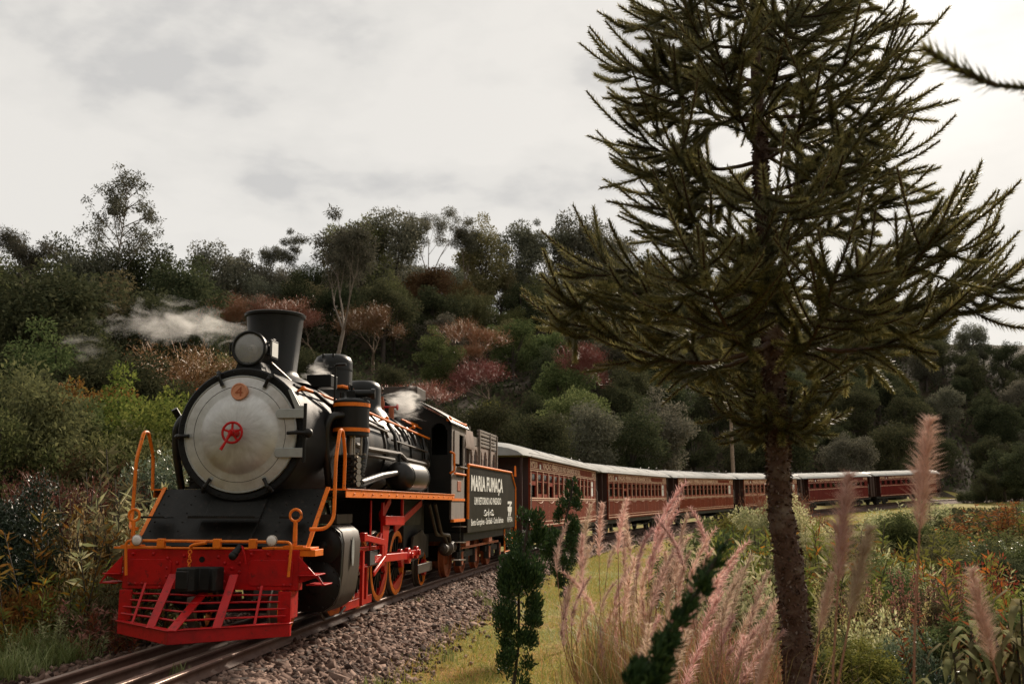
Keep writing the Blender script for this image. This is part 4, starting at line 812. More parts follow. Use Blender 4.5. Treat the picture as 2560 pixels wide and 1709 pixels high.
def make_coach(i, number, kind, label):
    t0 = T0 + i * (CL + GAP); xa, ya, za, _ = track(t0); xb, yb, zb, _ = track(t0 + CL); b = math.atan2(xb - xa, yb - ya)
    P = empty('passenger_coach', (float(xa), float(ya), float(za)), -b); P.rotation_mode = 'XYZ'; P.rotation_euler = (math.atan2(zb - za, CL), 0, -b)
    tag(P, label, 'train coach', 'passenger coaches of the train')
    body = M['coach'] if kind == 'tall' else M['maroon']; hw = 1.30
    zs, zt = (1.80, 2.56) if kind == 'tall' else (1.98, 2.52)
    ww, wh = (.70, .74) if kind == 'tall' else (.78, .52)
    n = 14 if kind == 'tall' else 11; y0, y1 = 1.0, CL - 1.35; pitch = (y1 - y0) / n
    MB().box(-1.2, 1.2, .1, CL - .1, .66, .86).build('underframe', M['under'], P)
    tr = MB(); [tr.tube([(sx * 1.0, 3.2, .7), (sx * 1.0, 5.2, .42), (sx * 1.0, CL - 5.2, .42), (sx * 1.0, CL - 3.2, .7)], .02, 6) for sx in (-1, 1)]; tr.box(-.5, .5, 6, 7.5, .35, .66); tr.cyl((-.4, 8.6, .5), (-.4, 10.2, .5), .2, n=14)
    tr.build('underfloor_gear', M['under'], P)
    bogie(P, 2.3, 1.6, .40, 'truck', False); bogie(P, CL - 2.3, 1.6, .40, 'truck', False)
    MB().box(-1.2, 1.2, .9, CL - .9, .861, .90).build('floor', M['inside'], P)
    seats = MB()
    for k in range(10):
        for sx in (-1, 1): seats.box(sx * .35, sx * 1.2, 1.5 + k * 1.25, 1.62 + k * 1.25, .9, 1.95); seats.box(sx * .35, sx * 1.2, 1.62 + k * 1.25, 2.05 + k * 1.25, .9, 1.3)
    seats.build('seats', M['inside'], P)['kind'] = 'stuff'
    for sx in (-1, 1):
        w = MB(); xa_, xb_ = sx * (hw - .05), sx * hw
        w.box(xa_, xb_, .85, CL - .85, .86, zs); w.box(xa_, xb_, .85, CL - .85, zt, 2.97)
        edges = [.85] + [q for k in range(n) for q in (y0 + k * pitch + (pitch - ww) / 2, y0 + k * pitch + (pitch + ww) / 2)] + [CL - .85]
        for k in range(0, len(edges), 2): w.box(xa_, xb_, edges[k], edges[k + 1], zs, zt)
        wo = w.build('wall', body, P)
        fr_, pa_, op_, opa_, bl_ = WM[kind]
        for k in range(n):
            opened = (i == 0 and k in (0, 3)) or (i == 1 and k == 3); o = link(bpy.data.objects.new('window', op_ if opened else fr_), wo)
            if sx > 0: o.location = (hw - .045, y0 + k * pitch + (pitch - ww) / 2, zs)
            else: o.location = (-hw + .045, y0 + k * pitch + (pitch + ww) / 2, zs); o.rotation_euler = (0, 0, math.pi)
            link(bpy.data.objects.new('pane', opa_ if opened else pa_), o)
            if kind == 'tall' and k == n - 1: link(bpy.data.objects.new('blind', bl_), o)
        ln = MB(); X0, X1 = sx * (hw + .001), sx * (hw + .007); t = .020
        for z in ((zt + .02, zt + .075, zs - .045, zs - .10, 1.05, .93, 2.90) if kind == 'tall' else (zt + .03, zs - .05, .93)): ln.box(X0, X1, .87, CL - .87, z, z + t * (1.6 if z < .95 or abs(z - zs + .045) < .01 else 1))
        if kind == 'tall':
            for k in range(n):
                ya_ = y0 + k * pitch + .02; yb_ = y0 + (k + 1) * pitch - .02
                ln.box(X0 + sx * .001, X1 + sx * .001, ya_, ya_ + .018, zs - .03, zt + .02); ln.box(X0 + sx * .001, X1 + sx * .001, yb_ - .018, yb_, zs - .03, zt + .02)
                if k % 2 == 1:
                    ln.tube([(sx * (hw + .004), ya_ + .005 + (yb_ - ya_ - .01) * q, zs - .10 - .075 * math.sin(math.pi * q) ** .45) for q in np.linspace(0, 1, 9)], .007, 4)
            for y in (.9, CL - .92): ln.box(X0 + sx * .002, X1 + sx * .002, y, y + .012, .93, 2.90)
        ln.build('lining', M['cream'], wo)
        if kind == 'tall':
            rv = MB()
            for k in range(n + 1):
                for q in range(14): rv.box(X0, X1, y0 + k * pitch - .007, y0 + k * pitch + .007, 1.0 + q * .052, 1.014 + q * .052)
                for q in range(12): rv.box(X0, X1, y0 + k * pitch - .006, y0 + k * pitch + .006, zs + .02 + q * .06, zs + .032 + q * .06)
            rv.build('rivets', M['cream'], wo)['kind'] = 'stuff'
        bd = .016
        rt = (R(90), 0, R(90)) if sx > 0 else (R(90), 0, R(-90))
        tc_ = 6.6 if sx > 0 else CL - 6.6
        text_obj('lettering', 'VIAÇÃO FÉRREA DO RIO GRANDE DO SUL', M['cream'], wo, (sx * (hw + .003), tc_, 2.685), 7.6, .18, rot=rt, bold=.03, align='CENTER')
        for yy in (1.45, CL - 1.45): text_obj('coach_number', 'Nº' + number, M['cream'], wo, (sx * (hw + .003), yy, 2.685), 1.0, .18, rot=rt, bold=.03, align='CENTER')
        MB().box(sx * hw, sx * (hw + .03), 2.25, 2.42, 2.64, 2.80).build('lamp_bracket', M['curtain'], wo, .01)
        ha = MB(); ha.tube([(sx * (hw + .04), .82, 1.2), (sx * (hw + .05), .82, 2.1), (sx * (hw + .0), .82, 2.2)], .015, 6); ha.tube([(sx * (hw + .04), CL - .82, 1.2), (sx * (hw + .05), CL - .82, 2.1), (sx * hw, CL - .82, 2.2)], .015, 6)
        ha.build('handrail', M['steel'], wo)
        for ye in (.0, CL - .8):
            for q in range(3): MB().box(sx * 1.02, sx * 1.27, ye + .1, ye + .7, .30 + q * .2, .325 + q * .2).build('step', M['under'], P)
    for ye, d in ((.85, 1), (CL - .85, -1)):
        e = MB(); e.box(-1.249, -.42, ye, ye + d * .05, .86, 2.96); e.box(.42, 1.249, ye, ye + d * .05, .86, 2.96); e.box(-.42, .42, ye, ye + d * .05, 2.75, 2.96); eo = e.build('end_wall', M['coachend'], P)
        dm = MB(); dm.box(-.41, .41, ye + d * .02, ye + d * .05, .9, 1.75); dm.box(-.41, -.3, ye + d * .02, ye + d * .05, 1.75, 2.74); dm.box(.3, .41, ye + d * .02, ye + d * .05, 1.75, 2.74); dm.box(-.3, .3, ye + d * .02, ye + d * .05, 2.6, 2.74)
        do = dm.build('end_door', M['coachend'], eo); MB().box(-.3, .3, ye + d * .03, ye + d * .036, 1.75, 2.6).build('pane', M['glass'], do)
        MB().box(-1.25, 1.25, min(ye, ye - d * .85), max(ye, ye - d * .85), .80, .86).build('platform', M['under'], P)
        yo = ye - d * .80
        for sx in (-1, 1):
            gt = MB(); gt.box(sx * 1.18, sx * 1.24, yo - .03, yo + .03, .86, 2.96)
            gt.box(sx * .42, sx * 1.18, yo - .02, yo + .02, .86, 1.75)
            gt.build('platform_gate', M['coachend'], P)
        hp = MB()
        for x in (-.35, .15): hp.tube(rounded([(x, yo - d * .02, 2.3), (x, yo - d * .05, 3.42), (x, yo + d * .10, 3.58), (x, yo + d * .3, 3.50), (x, yo + d * .3, 3.38)], .1), .022, 6)
        for z in (2.9, 3.3): hp.tube([(-.35, yo - d * .035, z), (.15, yo - d * .035, z)], .012, 6)
        hp.build('roof_ladder', M['dusty'], P)
    ro = link(bpy.data.objects.new('roof', ROOF), P)
    gu = MB(); [gu.box(sx * 1.40, sx * 1.44, .5, CL - .5, 2.955, 2.985) for sx in (-1, 1)]; gu.build('gutter', M['roof'], ro)
    sm = MB(); pr = [(-1.25, 3.155), (-.98, 3.285), (-.6, 3.39), (0, 3.44), (.6, 3.39), (.98, 3.285), (1.25, 3.155)]
    for k in range(1, 6): sm.tube([(x, k * CL / 6, z) for x, z in pr], .008, 4)
    sm.tube([(1.33, .6, 3.075), (1.33, CL - .6, 3.075)], .008, 4); sm.tube([(-1.33, .6, 3.075), (-1.33, CL - .6, 3.075)], .008, 4)
    sm.build('roof_seams', M['roof'], ro)
    if i in (2, 3, 4):
        for k in range(5): MB().box(-.22, .22, 1.6 + k * 2.9, 2.1 + k * 2.9, 3.42, 3.485).build('roof_vent', M['dusty'], ro, .01)
    MB().tube([(-.0, CL + .05, .72), (0, CL + GAP - .05, .72)], .07, 8).build('coupling', M['under'], P)
    if kind == 'low':  # dark corridor bellows at the ends
        for ye in (-.38, CL + .36):
            be = MB(); be.prism([(-1.2, .9), (1.2, .9), (1.2, 2.9), (.9, 3.25), (0, 3.4), (-.9, 3.25), (-1.2, 2.9)], 'y', ye - .2, ye + .2); be.build('corridor_bellows', M['coachend'], P, .03)
    return P
for i, (num, kind, lab) in enumerate([
    ('210', 'tall', 'red brown wooden coach coupled directly behind the black tender'),
    ('213', 'tall', 'second red brown coach from the locomotive, behind the tallest pink plumes'),
    ('214', 'tall', 'third red brown coach from the locomotive, left of the pine trunk'),
    ('205', 'tall', 'fourth red brown coach, partly hidden behind the pine trunk'),
    ('223', 'low', 'maroon coach right of the pine trunk, next to last of the train'),
    ('221', 'low', 'last maroon coach at the far tail of the train')]):
    make_coach(i, num, kind, lab)
# ------------------------------------------------------------ vegetation: generators
def unit(v): return v / (np.linalg.norm(v, axis=-1, keepdims=True) + 1e-9)
def leaf_quads(rng, C, A, L_, W_):
    """Rhombic leaves: base points C, axes A (unit), lengths, widths."""
    n = len(C); B = unit(np.cross(A, rng.normal(size=(n, 3)))); L_ = np.broadcast_to(L_, n)[:, None]; W_ = np.broadcast_to(W_, n)[:, None]
    V = np.stack([C, C + A * L_ * .45 + B * W_ * .5, C + A * L_, C + A * L_ * .45 - B * W_ * .5], 1).reshape(-1, 3)
    return V, np.arange(n * 4).reshape(-1, 4)
def tris(rng, C, A, L_, W_):
    n = len(C); B = unit(np.cross(A, rng.normal(size=(n, 3)))); L_ = np.broadcast_to(L_, n)[:, None]; W_ = np.broadcast_to(W_, n)[:, None]
    return np.stack([C + B * W_ * .5, C + A * L_, C - B * W_ * .5], 1).reshape(-1, 3), np.arange(n * 3).reshape(-1, 3)
def frusta(P0, P1, r0, r1, k=5):
    P0, P1 = np.asarray(P0, float), np.asarray(P1, float); d = unit(P1 - P0); a = np.where(np.abs(d[:, 2:3]) < .9, [[0, 0, 1.]], [[1., 0, 0]])
    u = unit(np.cross(d, a)); w = np.cross(d, u); n = len(P0); V = np.empty((n, 2 * k, 3))
    for i in range(k):
        t = 2 * math.pi * i / k; q = u * math.cos(t) + w * math.sin(t); V[:, i] = P0 + q * np.asarray(r0)[:, None]; V[:, k + i] = P1 + q * np.asarray(r1)[:, None]
    f = np.array([[i, (i + 1) % k, k + (i + 1) % k, k + i] for i in range(k)])
    return V.reshape(-1, 3), (np.arange(n)[:, None, None] * 2 * k + f[None]).reshape(-1, 4)
def join(parts):
    V, F, b = [], [], 0
    for v, f in parts: V.append(v); F.append(f + b); b += len(v)
    return np.concatenate(V), np.concatenate(F)
def limb_tree(rng, levels, start, d0, L0, r0, spread, shrink, kids, up=.15, wiggle=.12):
    """Branching wood. Returns per-level segment lists and the tips."""
    segs = [[] for _ in range(levels)]; cur = [(np.array(start, float), unit(np.array(d0, float)), L0, r0)]; tips = []
    for lv in range(levels):
        nxt = []
        for p, d, L_, r in cur:
            n = 3 if lv < levels - 1 else 2; q = p
            for k in range(n):
                d = unit(d + rng.normal(size=3) * wiggle + np.array([0, 0, up * .3])); e = q + d * L_ / n
                ra, rb = r * (1 - .45 * k / n), r * (1 - .45 * (k + 1) / n); segs[lv].append((q, e, ra, rb)); q = e
                if k >= (n - 2 if lv else n - 1) and lv < levels - 1:
                    m = kids[lv] if k == n - 1 else max(1, kids[lv] // 2)
                    for _ in range(m):
                        a = rng.normal(size=3); a -= d * a.dot(d); a = unit(a); s = spread * rng.uniform(.6, 1.3)
                        nxt.append((q, unit(d * math.cos(s) + a * math.sin(s) + np.array([0, 0, up])), L_ * shrink * rng.uniform(.75, 1.2), rb * .62))
            tips.append((lv, q))
        cur = nxt
    return segs, tips
def wood(segs, k=5):
    s = [x for lv in segs for x in lv]; return frusta([x[0] for x in s], [x[1] for x in s], [x[2] for x in s], [x[3] for x in s], k)
def clump_cloud(rng, centers, radii, n, L_, W_, droop=0.0, flat=1.0, fill=2.4):
    centers = np.asarray(centers, float); radii = np.asarray(radii, float); p = radii ** 2; idx = rng.choice(len(centers), n, p=p / p.sum())
    d = unit(rng.normal(size=(n, 3))); rr = rng.random(n) ** (1 / fill); off_ = d * (radii[idx] * rr)[:, None]; off_[:, 2] *= flat
    A = unit(d * .8 + rng.normal(size=(n, 3)) * .7 + np.array([0, 0, -droop]))
    return leaf_quads(rng, centers[idx] + off_, A, L_ * rng.uniform(.6, 1.3, n), W_ * rng.uniform(.6, 1.3, n))
LM = {
 'dark': leafmat('dark_leaf', [(0.033, 0.040, 0.021), (0.055, 0.062, 0.031), (0.097, 0.099, 0.050)], .25, .95, spec=.02),
 'green': leafmat('green_leaf', [(0.056, 0.073, 0.027), (0.100, 0.117, 0.045), (0.175, 0.185, 0.073)], .3, .95, spec=.02),
 'olive': leafmat('olive_leaf', [(0.088, 0.088, 0.044), (0.154, 0.146, 0.068), (0.230, 0.209, 0.098)], .3, .95, spec=.02),
 'lime': leafmat('lime_leaf', [(0.072, 0.088, 0.020), (0.138, 0.149, 0.033), (0.231, 0.220, 0.055)], .35, .95, spec=.02),
 'euca': leafmat('grey_leaf', [(0.067, 0.070, 0.049), (0.115, 0.112, 0.080), (0.190, 0.179, 0.127)], .25, .95, spec=.02),
 'brown': leafmat('brown_leaf', [(0.144, 0.096, 0.046), (0.222, 0.144, 0.070), (0.252, 0.186, 0.084)], .3, .95, spec=.02),
 'rusty': leafmat('rusty_leaf', [(.16, .075, .03), (.28, .09, .03), (.19, .15, .045)], .3, .8, spec=.08),
 'twig': leafmat('red_twig', [(.19, .066, .036), (.26, .098, .052), (.23, .135, .075)], .1),
 'bluegreen': leafmat('blue_green_leaf', [(0.069, 0.104, 0.065), (0.138, 0.184, 0.111), (0.276, 0.310, 0.195)], .3, .4),
 'pale': leafmat('pale_leaf', [(0.213, 0.242, 0.114), (0.370, 0.385, 0.187), (0.627, 0.596, 0.341)], .35, .8, spec=.08),
 'orange': leafmat('orange_leaf', [(.13, .15, .035), (.20, .20, .05), (.16, .17, .045), (.45, .12, .02)], .35, .8, spec=.08),
 'pink': leafmat('pink_dry_leaf', [(0.224, 0.105, 0.070), (0.378, 0.182, 0.126), (0.476, 0.266, 0.196)], .3, .8, spec=.08),
 'gold': leafmat('gold_spray', [(0.270, 0.232, 0.097), (0.463, 0.367, 0.164), (0.619, 0.503, 0.251)], .3, .8, spec=.08),
 'glossy': leafmat('glossy_dark_leaf', [(0.018, 0.033, 0.018), (0.033, 0.051, 0.027), (0.060, 0.078, 0.045)], .12, .4, spec=.3),
 'plume': leafmat('pink_plume', [(.50, .32, .26), (.60, .41, .34), (.70, .52, .44)], .45, .8, spec=.1),
 'straw': leafmat('dry_grass', [(0.299, 0.128, 0.067), (0.434, 0.209, 0.113), (0.404, 0.284, 0.135), (0.179, 0.194, 0.053)], .3, .7),
 'blade': leafmat('grass_blade', [(0.161, 0.205, 0.043), (0.290, 0.301, 0.069), (0.453, 0.376, 0.106), (0.536, 0.301, 0.106)], .3, .7, 0),
 'blade2': leafmat('long_grass_blade', [(.11, .15, .04), (.19, .23, .065), (.30, .31, .13)], .3, .6, 0),
 'needle': leafmat('pine_needle', [(0.054, 0.060, 0.025), (0.106, 0.103, 0.046), (0.180, 0.162, 0.072)], .3, .5, 0),
 'needletip': leafmat('pine_needle_tip', [(0.096, 0.098, 0.036), (0.192, 0.178, 0.066), (0.324, 0.270, 0.106)], .4, .5, 0),
 'cypress': leafmat('cypress_leaf', [(.018, .040, .015), (.036, .072, .024), (.070, .115, .038)], .15, .6, 0, spec=.2),
}
M['bark'] = paint('pale_bark', (.16, .125, .095), .9, dirt=(.06, .045, .034), dirt_amt=.8, scale=4, bump=.5, bscale=14)
M['darkbark'] = paint('dark_bark', (.055, .042, .032), .95, dirt=(.025, .02, .016), dirt_amt=.8, scale=4, bump=.5, bscale=14)
M['palewood'] = paint('bare_pale_wood', (.23, .165, .115), .85, dirt=(.10, .065, .045), dirt_amt=.7, scale=3, bump=.3)
M['pinebark'] = paint('pine_bark', (.070, .033, .021), .95, dirt=(.21, .17, .14), dirt_amt=.6, scale=5, chips=(.02, .011, .008), bump=1.0, bscale=30, stretch=(1, 1, 1.6))
def mat_obj(name, mesh, mat, parent=None):
    o = link(bpy.data.objects.new(name, mesh), parent); o.material_slots[0].link = 'OBJECT'; o.material_slots[0].material = mat; return o
ANY = LM['green']
TREE = {'broad': [], 'euca': [], 'slender': [], 'bare': [], 'shrub': [], 'lance': [], 'spray': []}
def make_variants():
    for k in range(5):
        rng = np.random.default_rng(100 + k); n = 46; d = unit(rng.normal(size=(n, 3)) * [1, 1, .9]); rad = np.array([3.0, 3.0, 3.4]) * rng.uniform(.55, 1.0, (n, 1))
        C = d * rad + np.array([0, 0, 5.4]) + rng.normal(size=(n, 3)) * .3; C[:, 2] = np.maximum(C[:, 2], 1.4); rd = rng.uniform(.7, 1.35, n)
        cv, cf = clump_cloud(rng, C, rd, 15000, .25, .115, .25, .8)
        T = [(np.array([0, 0, -.6]), np.array([.05, 0, 3.0]), .26, .2)]
        for q in C[rd > .95][:16]: T.append((np.array([.05, 0, rng.uniform(2, 4)]), q, .10, .03))
        TREE['broad'].append((mesh_np('crown', cv, cf, ANY), mesh_np('trunk', *frusta(*[[t[i] for t in T] for i in range(4)], 6), M['darkbark'], True), 9.3))
    for k in range(3):
        rng = np.random.default_rng(200 + k); segs, tips = limb_tree(rng, 4, (0, 0, -.6), (0, 0, 1), 6.2, .24, .62, .62, (3, 3, 3), .22)
        C = np.array([p for lv, p in tips if lv >= 2]); C = C[rng.random(len(C)) < .62] + rng.normal(size=(1, 3)) * .1; rd = rng.uniform(.5, 1.15, len(C))
        h = C[:, 2].max() + .8; cv, cf = clump_cloud(rng, C, rd, 10000, .30, .075, .6, .75, 1.8)
        TREE['euca'].append((mesh_np('crown', cv, cf, ANY), mesh_np('trunk', *wood(segs), M['bark'], True), h))
    rng = np.random.default_rng(301); S = []; C = []; rd = []; zt = 15.0; tz = lambda z: np.array([.25 * math.sin(z * .35), .2 * math.sin(z * .5 + 1), z])
    for k in range(15): S.append((tz(k - .6), tz(k + .4), .17 * (1 - k / 16), .17 * (1 - (k + 1) / 16)))
    for k in range(30):
        z = 7.2 + 7.3 * k / 30; a_ = k * 2.4 + rng.uniform(-.5, .5); L_ = (3.5 - 2.6 * ((k / 30) ** 1.3)) * rng.uniform(.7, 1.1); d_ = np.array([math.cos(a_), math.sin(a_), rng.uniform(.55, 1.0)]); p0 = tz(z); p1 = p0 + d_ * L_ * .5; p2 = p1 + (d_ + rng.normal(size=3) * .25) * L_ * .45
        S += [(p0, p1, .05, .03), (p1, p2, .03, .012)]
        for q in range(4):
            w_ = p1 + (p2 - p1) * rng.uniform(.2, 1.1) + rng.normal(size=3) * .45; C.append(w_); rd.append(rng.uniform(.32, .62)); S.append((p1 + (p2 - p1) * .3, w_, .015, .008))
    cv, cf = clump_cloud(rng, C, rd, 6200, .26, .085, .4, .85, 1.7)
    TREE['slender'].append((mesh_np('crown', cv, cf, ANY), mesh_np('trunk', *frusta(*[[s[i] for s in S] for i in range(4)], 5), M['bark'], True), float(cv[:, 2].max())))
    for k in range(3):
        rng = np.random.default_rng(400 + k); segs, tips = limb_tree(rng, 6, (0, 0, -.5), (.1, 0, 1), 1.9, .13, .52, .74, (3, 3, 3, 3, 2), .16, .16)
        a = [x for lv in segs[:4] for x in lv]; b = [x for lv in segs[4:] for x in lv]; wv, wf = frusta(*[[x[i] for x in a] for i in range(4)], 5)
        tv, tf = frusta([x[0] for x in b], [x[1] for x in b], [.016] * len(b), [.009] * len(b), 3); E_ = np.array([x[1] for x in b]); m = 3
        nq = 11000; C = E_[rng.integers(0, len(E_), nq)] + rng.normal(size=(nq, 3)) * .16; A = unit(rng.normal(size=C.shape) * .55 + [0, 0, .9]); lv_, lf_ = leaf_quads(rng, C, A, rng.uniform(.07, .18, nq), .019)
        tv, tf = join([(tv, tf), (lv_, lf_)]); TREE['bare'].append((mesh_np('twigs', tv, tf, LM['twig']), mesh_np('trunk', wv, wf, M['palewood'], True), tv[:, 2].max()))
    for k in range(4):
        rng = np.random.default_rng(500 + k); n = 26; d = unit(rng.normal(size=(n, 3))); d[:, 2] = np.abs(d[:, 2]); C = d * np.array([.62, .62, .70]) * rng.uniform(.5, 1, (n, 1)) + [0, 0, .22]
        rd = rng.uniform(.16, .32, n); cv, cf = clump_cloud(rng, C, rd, 5200, .062, .030, -.1, .9)
        T = [(np.array([0, 0, -.15]), q, .018, .005) for q in C]; TREE['shrub'].append((mesh_np('foliage', cv, cf, ANY), mesh_np('stem', *frusta(*[[t[i] for t in T] for i in range(4)], 4), M['darkbark']), 1.15))
    for k in range(3):   # upright stems with long narrow leaves
        rng = np.random.default_rng(600 + k); T = []; Cs = []; As = []
        for s in range(26):
            b = rng.normal(size=2) * .30; lean = rng.normal(size=2) * .16 + b * .35; H = rng.uniform(.6, 1.1); p0 = np.array([b[0], b[1], -.1]); p1 = np.array([b[0] + lean[0], b[1] + lean[1], H]); T.append((p0, p1, .009, .004))
            m = 62; t = rng.uniform(.18, 1, m); ang = np.arange(m) * 2.4; rad = np.stack([np.cos(ang), np.sin(ang), np.full(m, .45)], 1); Cs.append(p0 + (p1 - p0) * t[:, None]); As.append(unit(rad + rng.normal(size=(m, 3)) * .3))
        C = np.concatenate(Cs); A = np.concatenate(As); v1, f1 = leaf_quads(rng, C, A, rng.uniform(.08, .17, len(C)), .024)
        TREE['lance'].append((mesh_np('foliage', v1, f1, ANY), mesh_np('stem', *frusta(*[[t[i] for t in T] for i in range(4)], 4), M['darkbark']), 1.12))
    for k in range(2):   # fine flowering sprays
        rng = np.random.default_rng(700 + k); T = []; Cs = []; As = []
        for s in range(44):
            b = rng.normal(size=2) * .30; lean = rng.normal(size=2) * .14 + b * .4; H = rng.uniform(.6, 1.1); p0 = np.array([b[0], b[1], -.1]); p1 = np.array([b[0] + lean[0], b[1] + lean[1], H]); T.append((p0, p1, .006, .003))
            m = 110; t = rng.uniform(.30, 1, m) ** .7; w_ = .09 * (1.15 - t); Cs.append(p0 + (p1 - p0) * t[:, None] + rng.normal(size=(m, 3)) * w_[:, None]); As.append(unit(rng.normal(size=(m, 3)) + [0, 0, .5]))
        C = np.concatenate(Cs); A = np.concatenate(As); v1, f1 = leaf_quads(rng, C, A, rng.uniform(.022, .045, len(C)), .013)
        TREE['spray'].append((mesh_np('foliage', v1, f1, ANY), mesh_np('stem', *frusta(*[[t[i] for t in T] for i in range(4)], 4), M['darkbark']), 1.12))
make_variants()
VR = random.Random(11); USED = []
def plant(kind, pal, x, y, h, w=None, name='tree', label=None, cat='tree', group=None, var=None, lean=0.0):
    vs_ = TREE[kind]; cm, tm, H = vs_[VR.randrange(len(vs_)) if var is None else var % len(vs_)]; s = h / H; sx = s if w is None else w
    P = empty(name, (float(x), float(y), float(ground(x, y)) - .05), VR.uniform(0, 6.28)); P.scale = (sx, sx, s)
    if lean: P.rotation_euler[1] = lean
    mat_obj(cm.name.split('.')[0], cm, LM[pal], P); link(bpy.data.objects.new(tm.name.split('.')[0], tm), P)
    tag(P, label, cat, group); USED.append((x, y, P)); return P
# ------------------------------------------------------------ the wooded hill
SKX = np.array([-80, 0, 100, 200, 300, 400, 500, 600, 680, 760, 850, 1000, 1100, 1200, 1300, 1400, 1500, 1700, 1900, 2100, 2250, 2349, 2450]) * K
SKY = np.array([600, 590, 545, 565, 550, 590, 560, 590, 510, 455, 490, 478, 520, 510, 480, 520, 570, 610, 650, 690, 755, 790, 800]) * K
_O1 = 'first second third fourth fifth sixth seventh eighth ninth tenth eleventh twelfth thirteenth fourteenth fifteenth sixteenth seventeenth eighteenth nineteenth twentieth'.split()
def ordinal(i):
    n = i + 1
    if n <= 20: return _O1[n - 1]
    t = ['', '', 'twent', 'thirt', 'fort', 'fift', 'sixt', 'sevent', 'eight', 'ninet'][min(n // 10, 9)]
    return t + 'ieth' if n % 10 == 0 else t + 'y-' + _O1[n % 10 - 1]
def fit(u, v, h, lo=30, hi=125):
    hi = hi if u < 1500 * K else 240
    """How far up the slope a tree of height h stands whose top is seen at (u, v)."""
    D = np.arange(lo, hi, 1.5); Pp = np.array([at_px(u, v, d) for d in D]); g = ground(Pp[:, 0], Pp[:, 1]); t, e = te(Pp[:, 0], Pp[:, 1])
    bad = np.where(e > -6.5, 50, 0); i = int(np.argmin(np.abs(Pp[:, 2] - g - h) + bad)); return Pp[i, 0], Pp[i, 1], float(Pp[i, 2] - g[i])
ROWS = {}; REDS = []
def hill(u, v, h, kind, pal, row, label=None, lo=30, hi=125, wf=1.0, var=None, cat='tree', name=None):
    x, y, hh = fit(u * K, v * K, h, lo, hi); hh = min(max(hh, .5 * h), 1.6 * h); H = TREE[kind][0][2]
    p = plant(kind, pal, x, y, hh, wf * (hh / H) ** .5 * (h / H) ** .5, name or {'broad': 'broadleaf_tree', 'euca': 'eucalyptus_tree', 'slender': 'slender_tree', 'bare': 'bare_tree'}[kind], label, cat, var=var)
    if kind == 'bare': REDS.append((u * K, v * K, y))
    if label is None: ROWS.setdefault(row, []).append((u, p))
    return p
# skyline
for u, v, h, kind, pal, lab in [
    (20, 572, 11, 'broad', 'dark', None), (100, 530, 10, 'euca', 'euca', None), (165, 548, 10, 'broad', 'dark', None), (285, 380, 15, 'slender', 'euca', 'tall slender see-through tree rising alone above the left skyline'),
    (230, 560, 10, 'broad', 'euca', None), (340, 548, 10, 'broad', 'dark', None), (430, 588, 10, 'broad', 'dark', None), (505, 553, 11, 'broad', 'euca', 'round topped tree on the skyline between slender tree and big eucalyptus'),
    (580, 580, 11, 'broad', 'euca', None), (655, 525, 11, 'euca', 'euca', 'low leaning eucalyptus on the skyline left of the tallest one'), (755, 438, 15, 'euca', 'euca', 'tallest airy eucalyptus on the skyline above the locomotive chimney'),
    (830, 492, 12, 'broad', 'olive', None), (905, 472, 13, 'broad', 'euca', None), (985, 470, 12, 'euca', 'euca', None), (1050, 462, 11, 'euca', 'euca', None), (1110, 512, 11, 'broad', 'olive', None),
    (1190, 505, 12, 'broad', 'euca', None), (1250, 485, 12, 'euca', 'euca', None), (1310, 462, 13, 'broad', 'euca', 'highest rounded tree on the skyline just left of the pine crown'), (1390, 480, 12, 'broad', 'euca', None),
    (1480, 545, 11, 'broad', 'dark', None), (1570, 580, 11, 'broad', 'euca', None), (1680, 605, 11, 'broad', 'dark', None), (1800, 630, 11, 'broad', 'dark', None), (1920, 650, 11, 'broad', 'euca', None), (2030, 675, 11, 'broad', 'dark', None),
    (2140, 700, 11, 'broad', 'dark', None), (2220, 735, 11, 'broad', 'euca', None), (2300, 780, 10, 'broad', 'dark', None), (2370, 795, 10, 'broad', 'dark', None)]:
    hill(u, v, h, kind, pal, 'sky', lab, 85, 190)
# middle slope
for u, v, h, kind, pal, wf, lab in [
    (60, 660, 8, 'broad', 'dark', 1, None), (150, 640, 8, 'broad', 'green', 1, None), (240, 630, 9, 'broad', 'olive', 1, None), (330, 650, 8, 'broad', 'dark', 1, None), (420, 650, 8, 'broad', 'green', 1, None), (520, 640, 8, 'broad', 'olive', 1, None), (600, 640, 7, 'broad', 'dark', 1, None),
    (700, 640, 8, 'broad', 'olive', 1, None), (800, 590, 9, 'broad', 'olive', .9, None), (870, 600, 8, 'broad', 'olive', .9, None), (980, 605, 10, 'broad', 'brown', 1.25, 'wide rusty brown tree in the middle of the hillside'), (1070, 640, 8, 'broad', 'brown', 1, 'smaller brown tree just right of the wide rusty brown one'), (1150, 620, 9, 'broad', 'olive', 1, None), (1240, 640, 9, 'broad', 'olive', 1, None), (1320, 620, 9, 'broad', 'euca', 1, None),
    (1300, 690, 7, 'broad', 'brown', 1, 'brown tree behind the left branch tips of the pine'), (1400, 660, 9, 'broad', 'dark', 1, None), (1500, 690, 9, 'broad', 'euca', 1, None), (1620, 720, 9, 'broad', 'dark', 1, None), (1750, 740, 9, 'broad', 'dark', 1, None), (1880, 750, 9, 'broad', 'euca', 1, None), (2000, 770, 9, 'broad', 'dark', 1, None), (2120, 790, 9, 'broad', 'euca', 1, None), (2230, 820, 9, 'broad', 'dark', 1, None), (2330, 850, 8, 'broad', 'dark', 1, None)]:
    hill(u, v, h, kind, pal, 'mid', lab, 66, 160, wf)
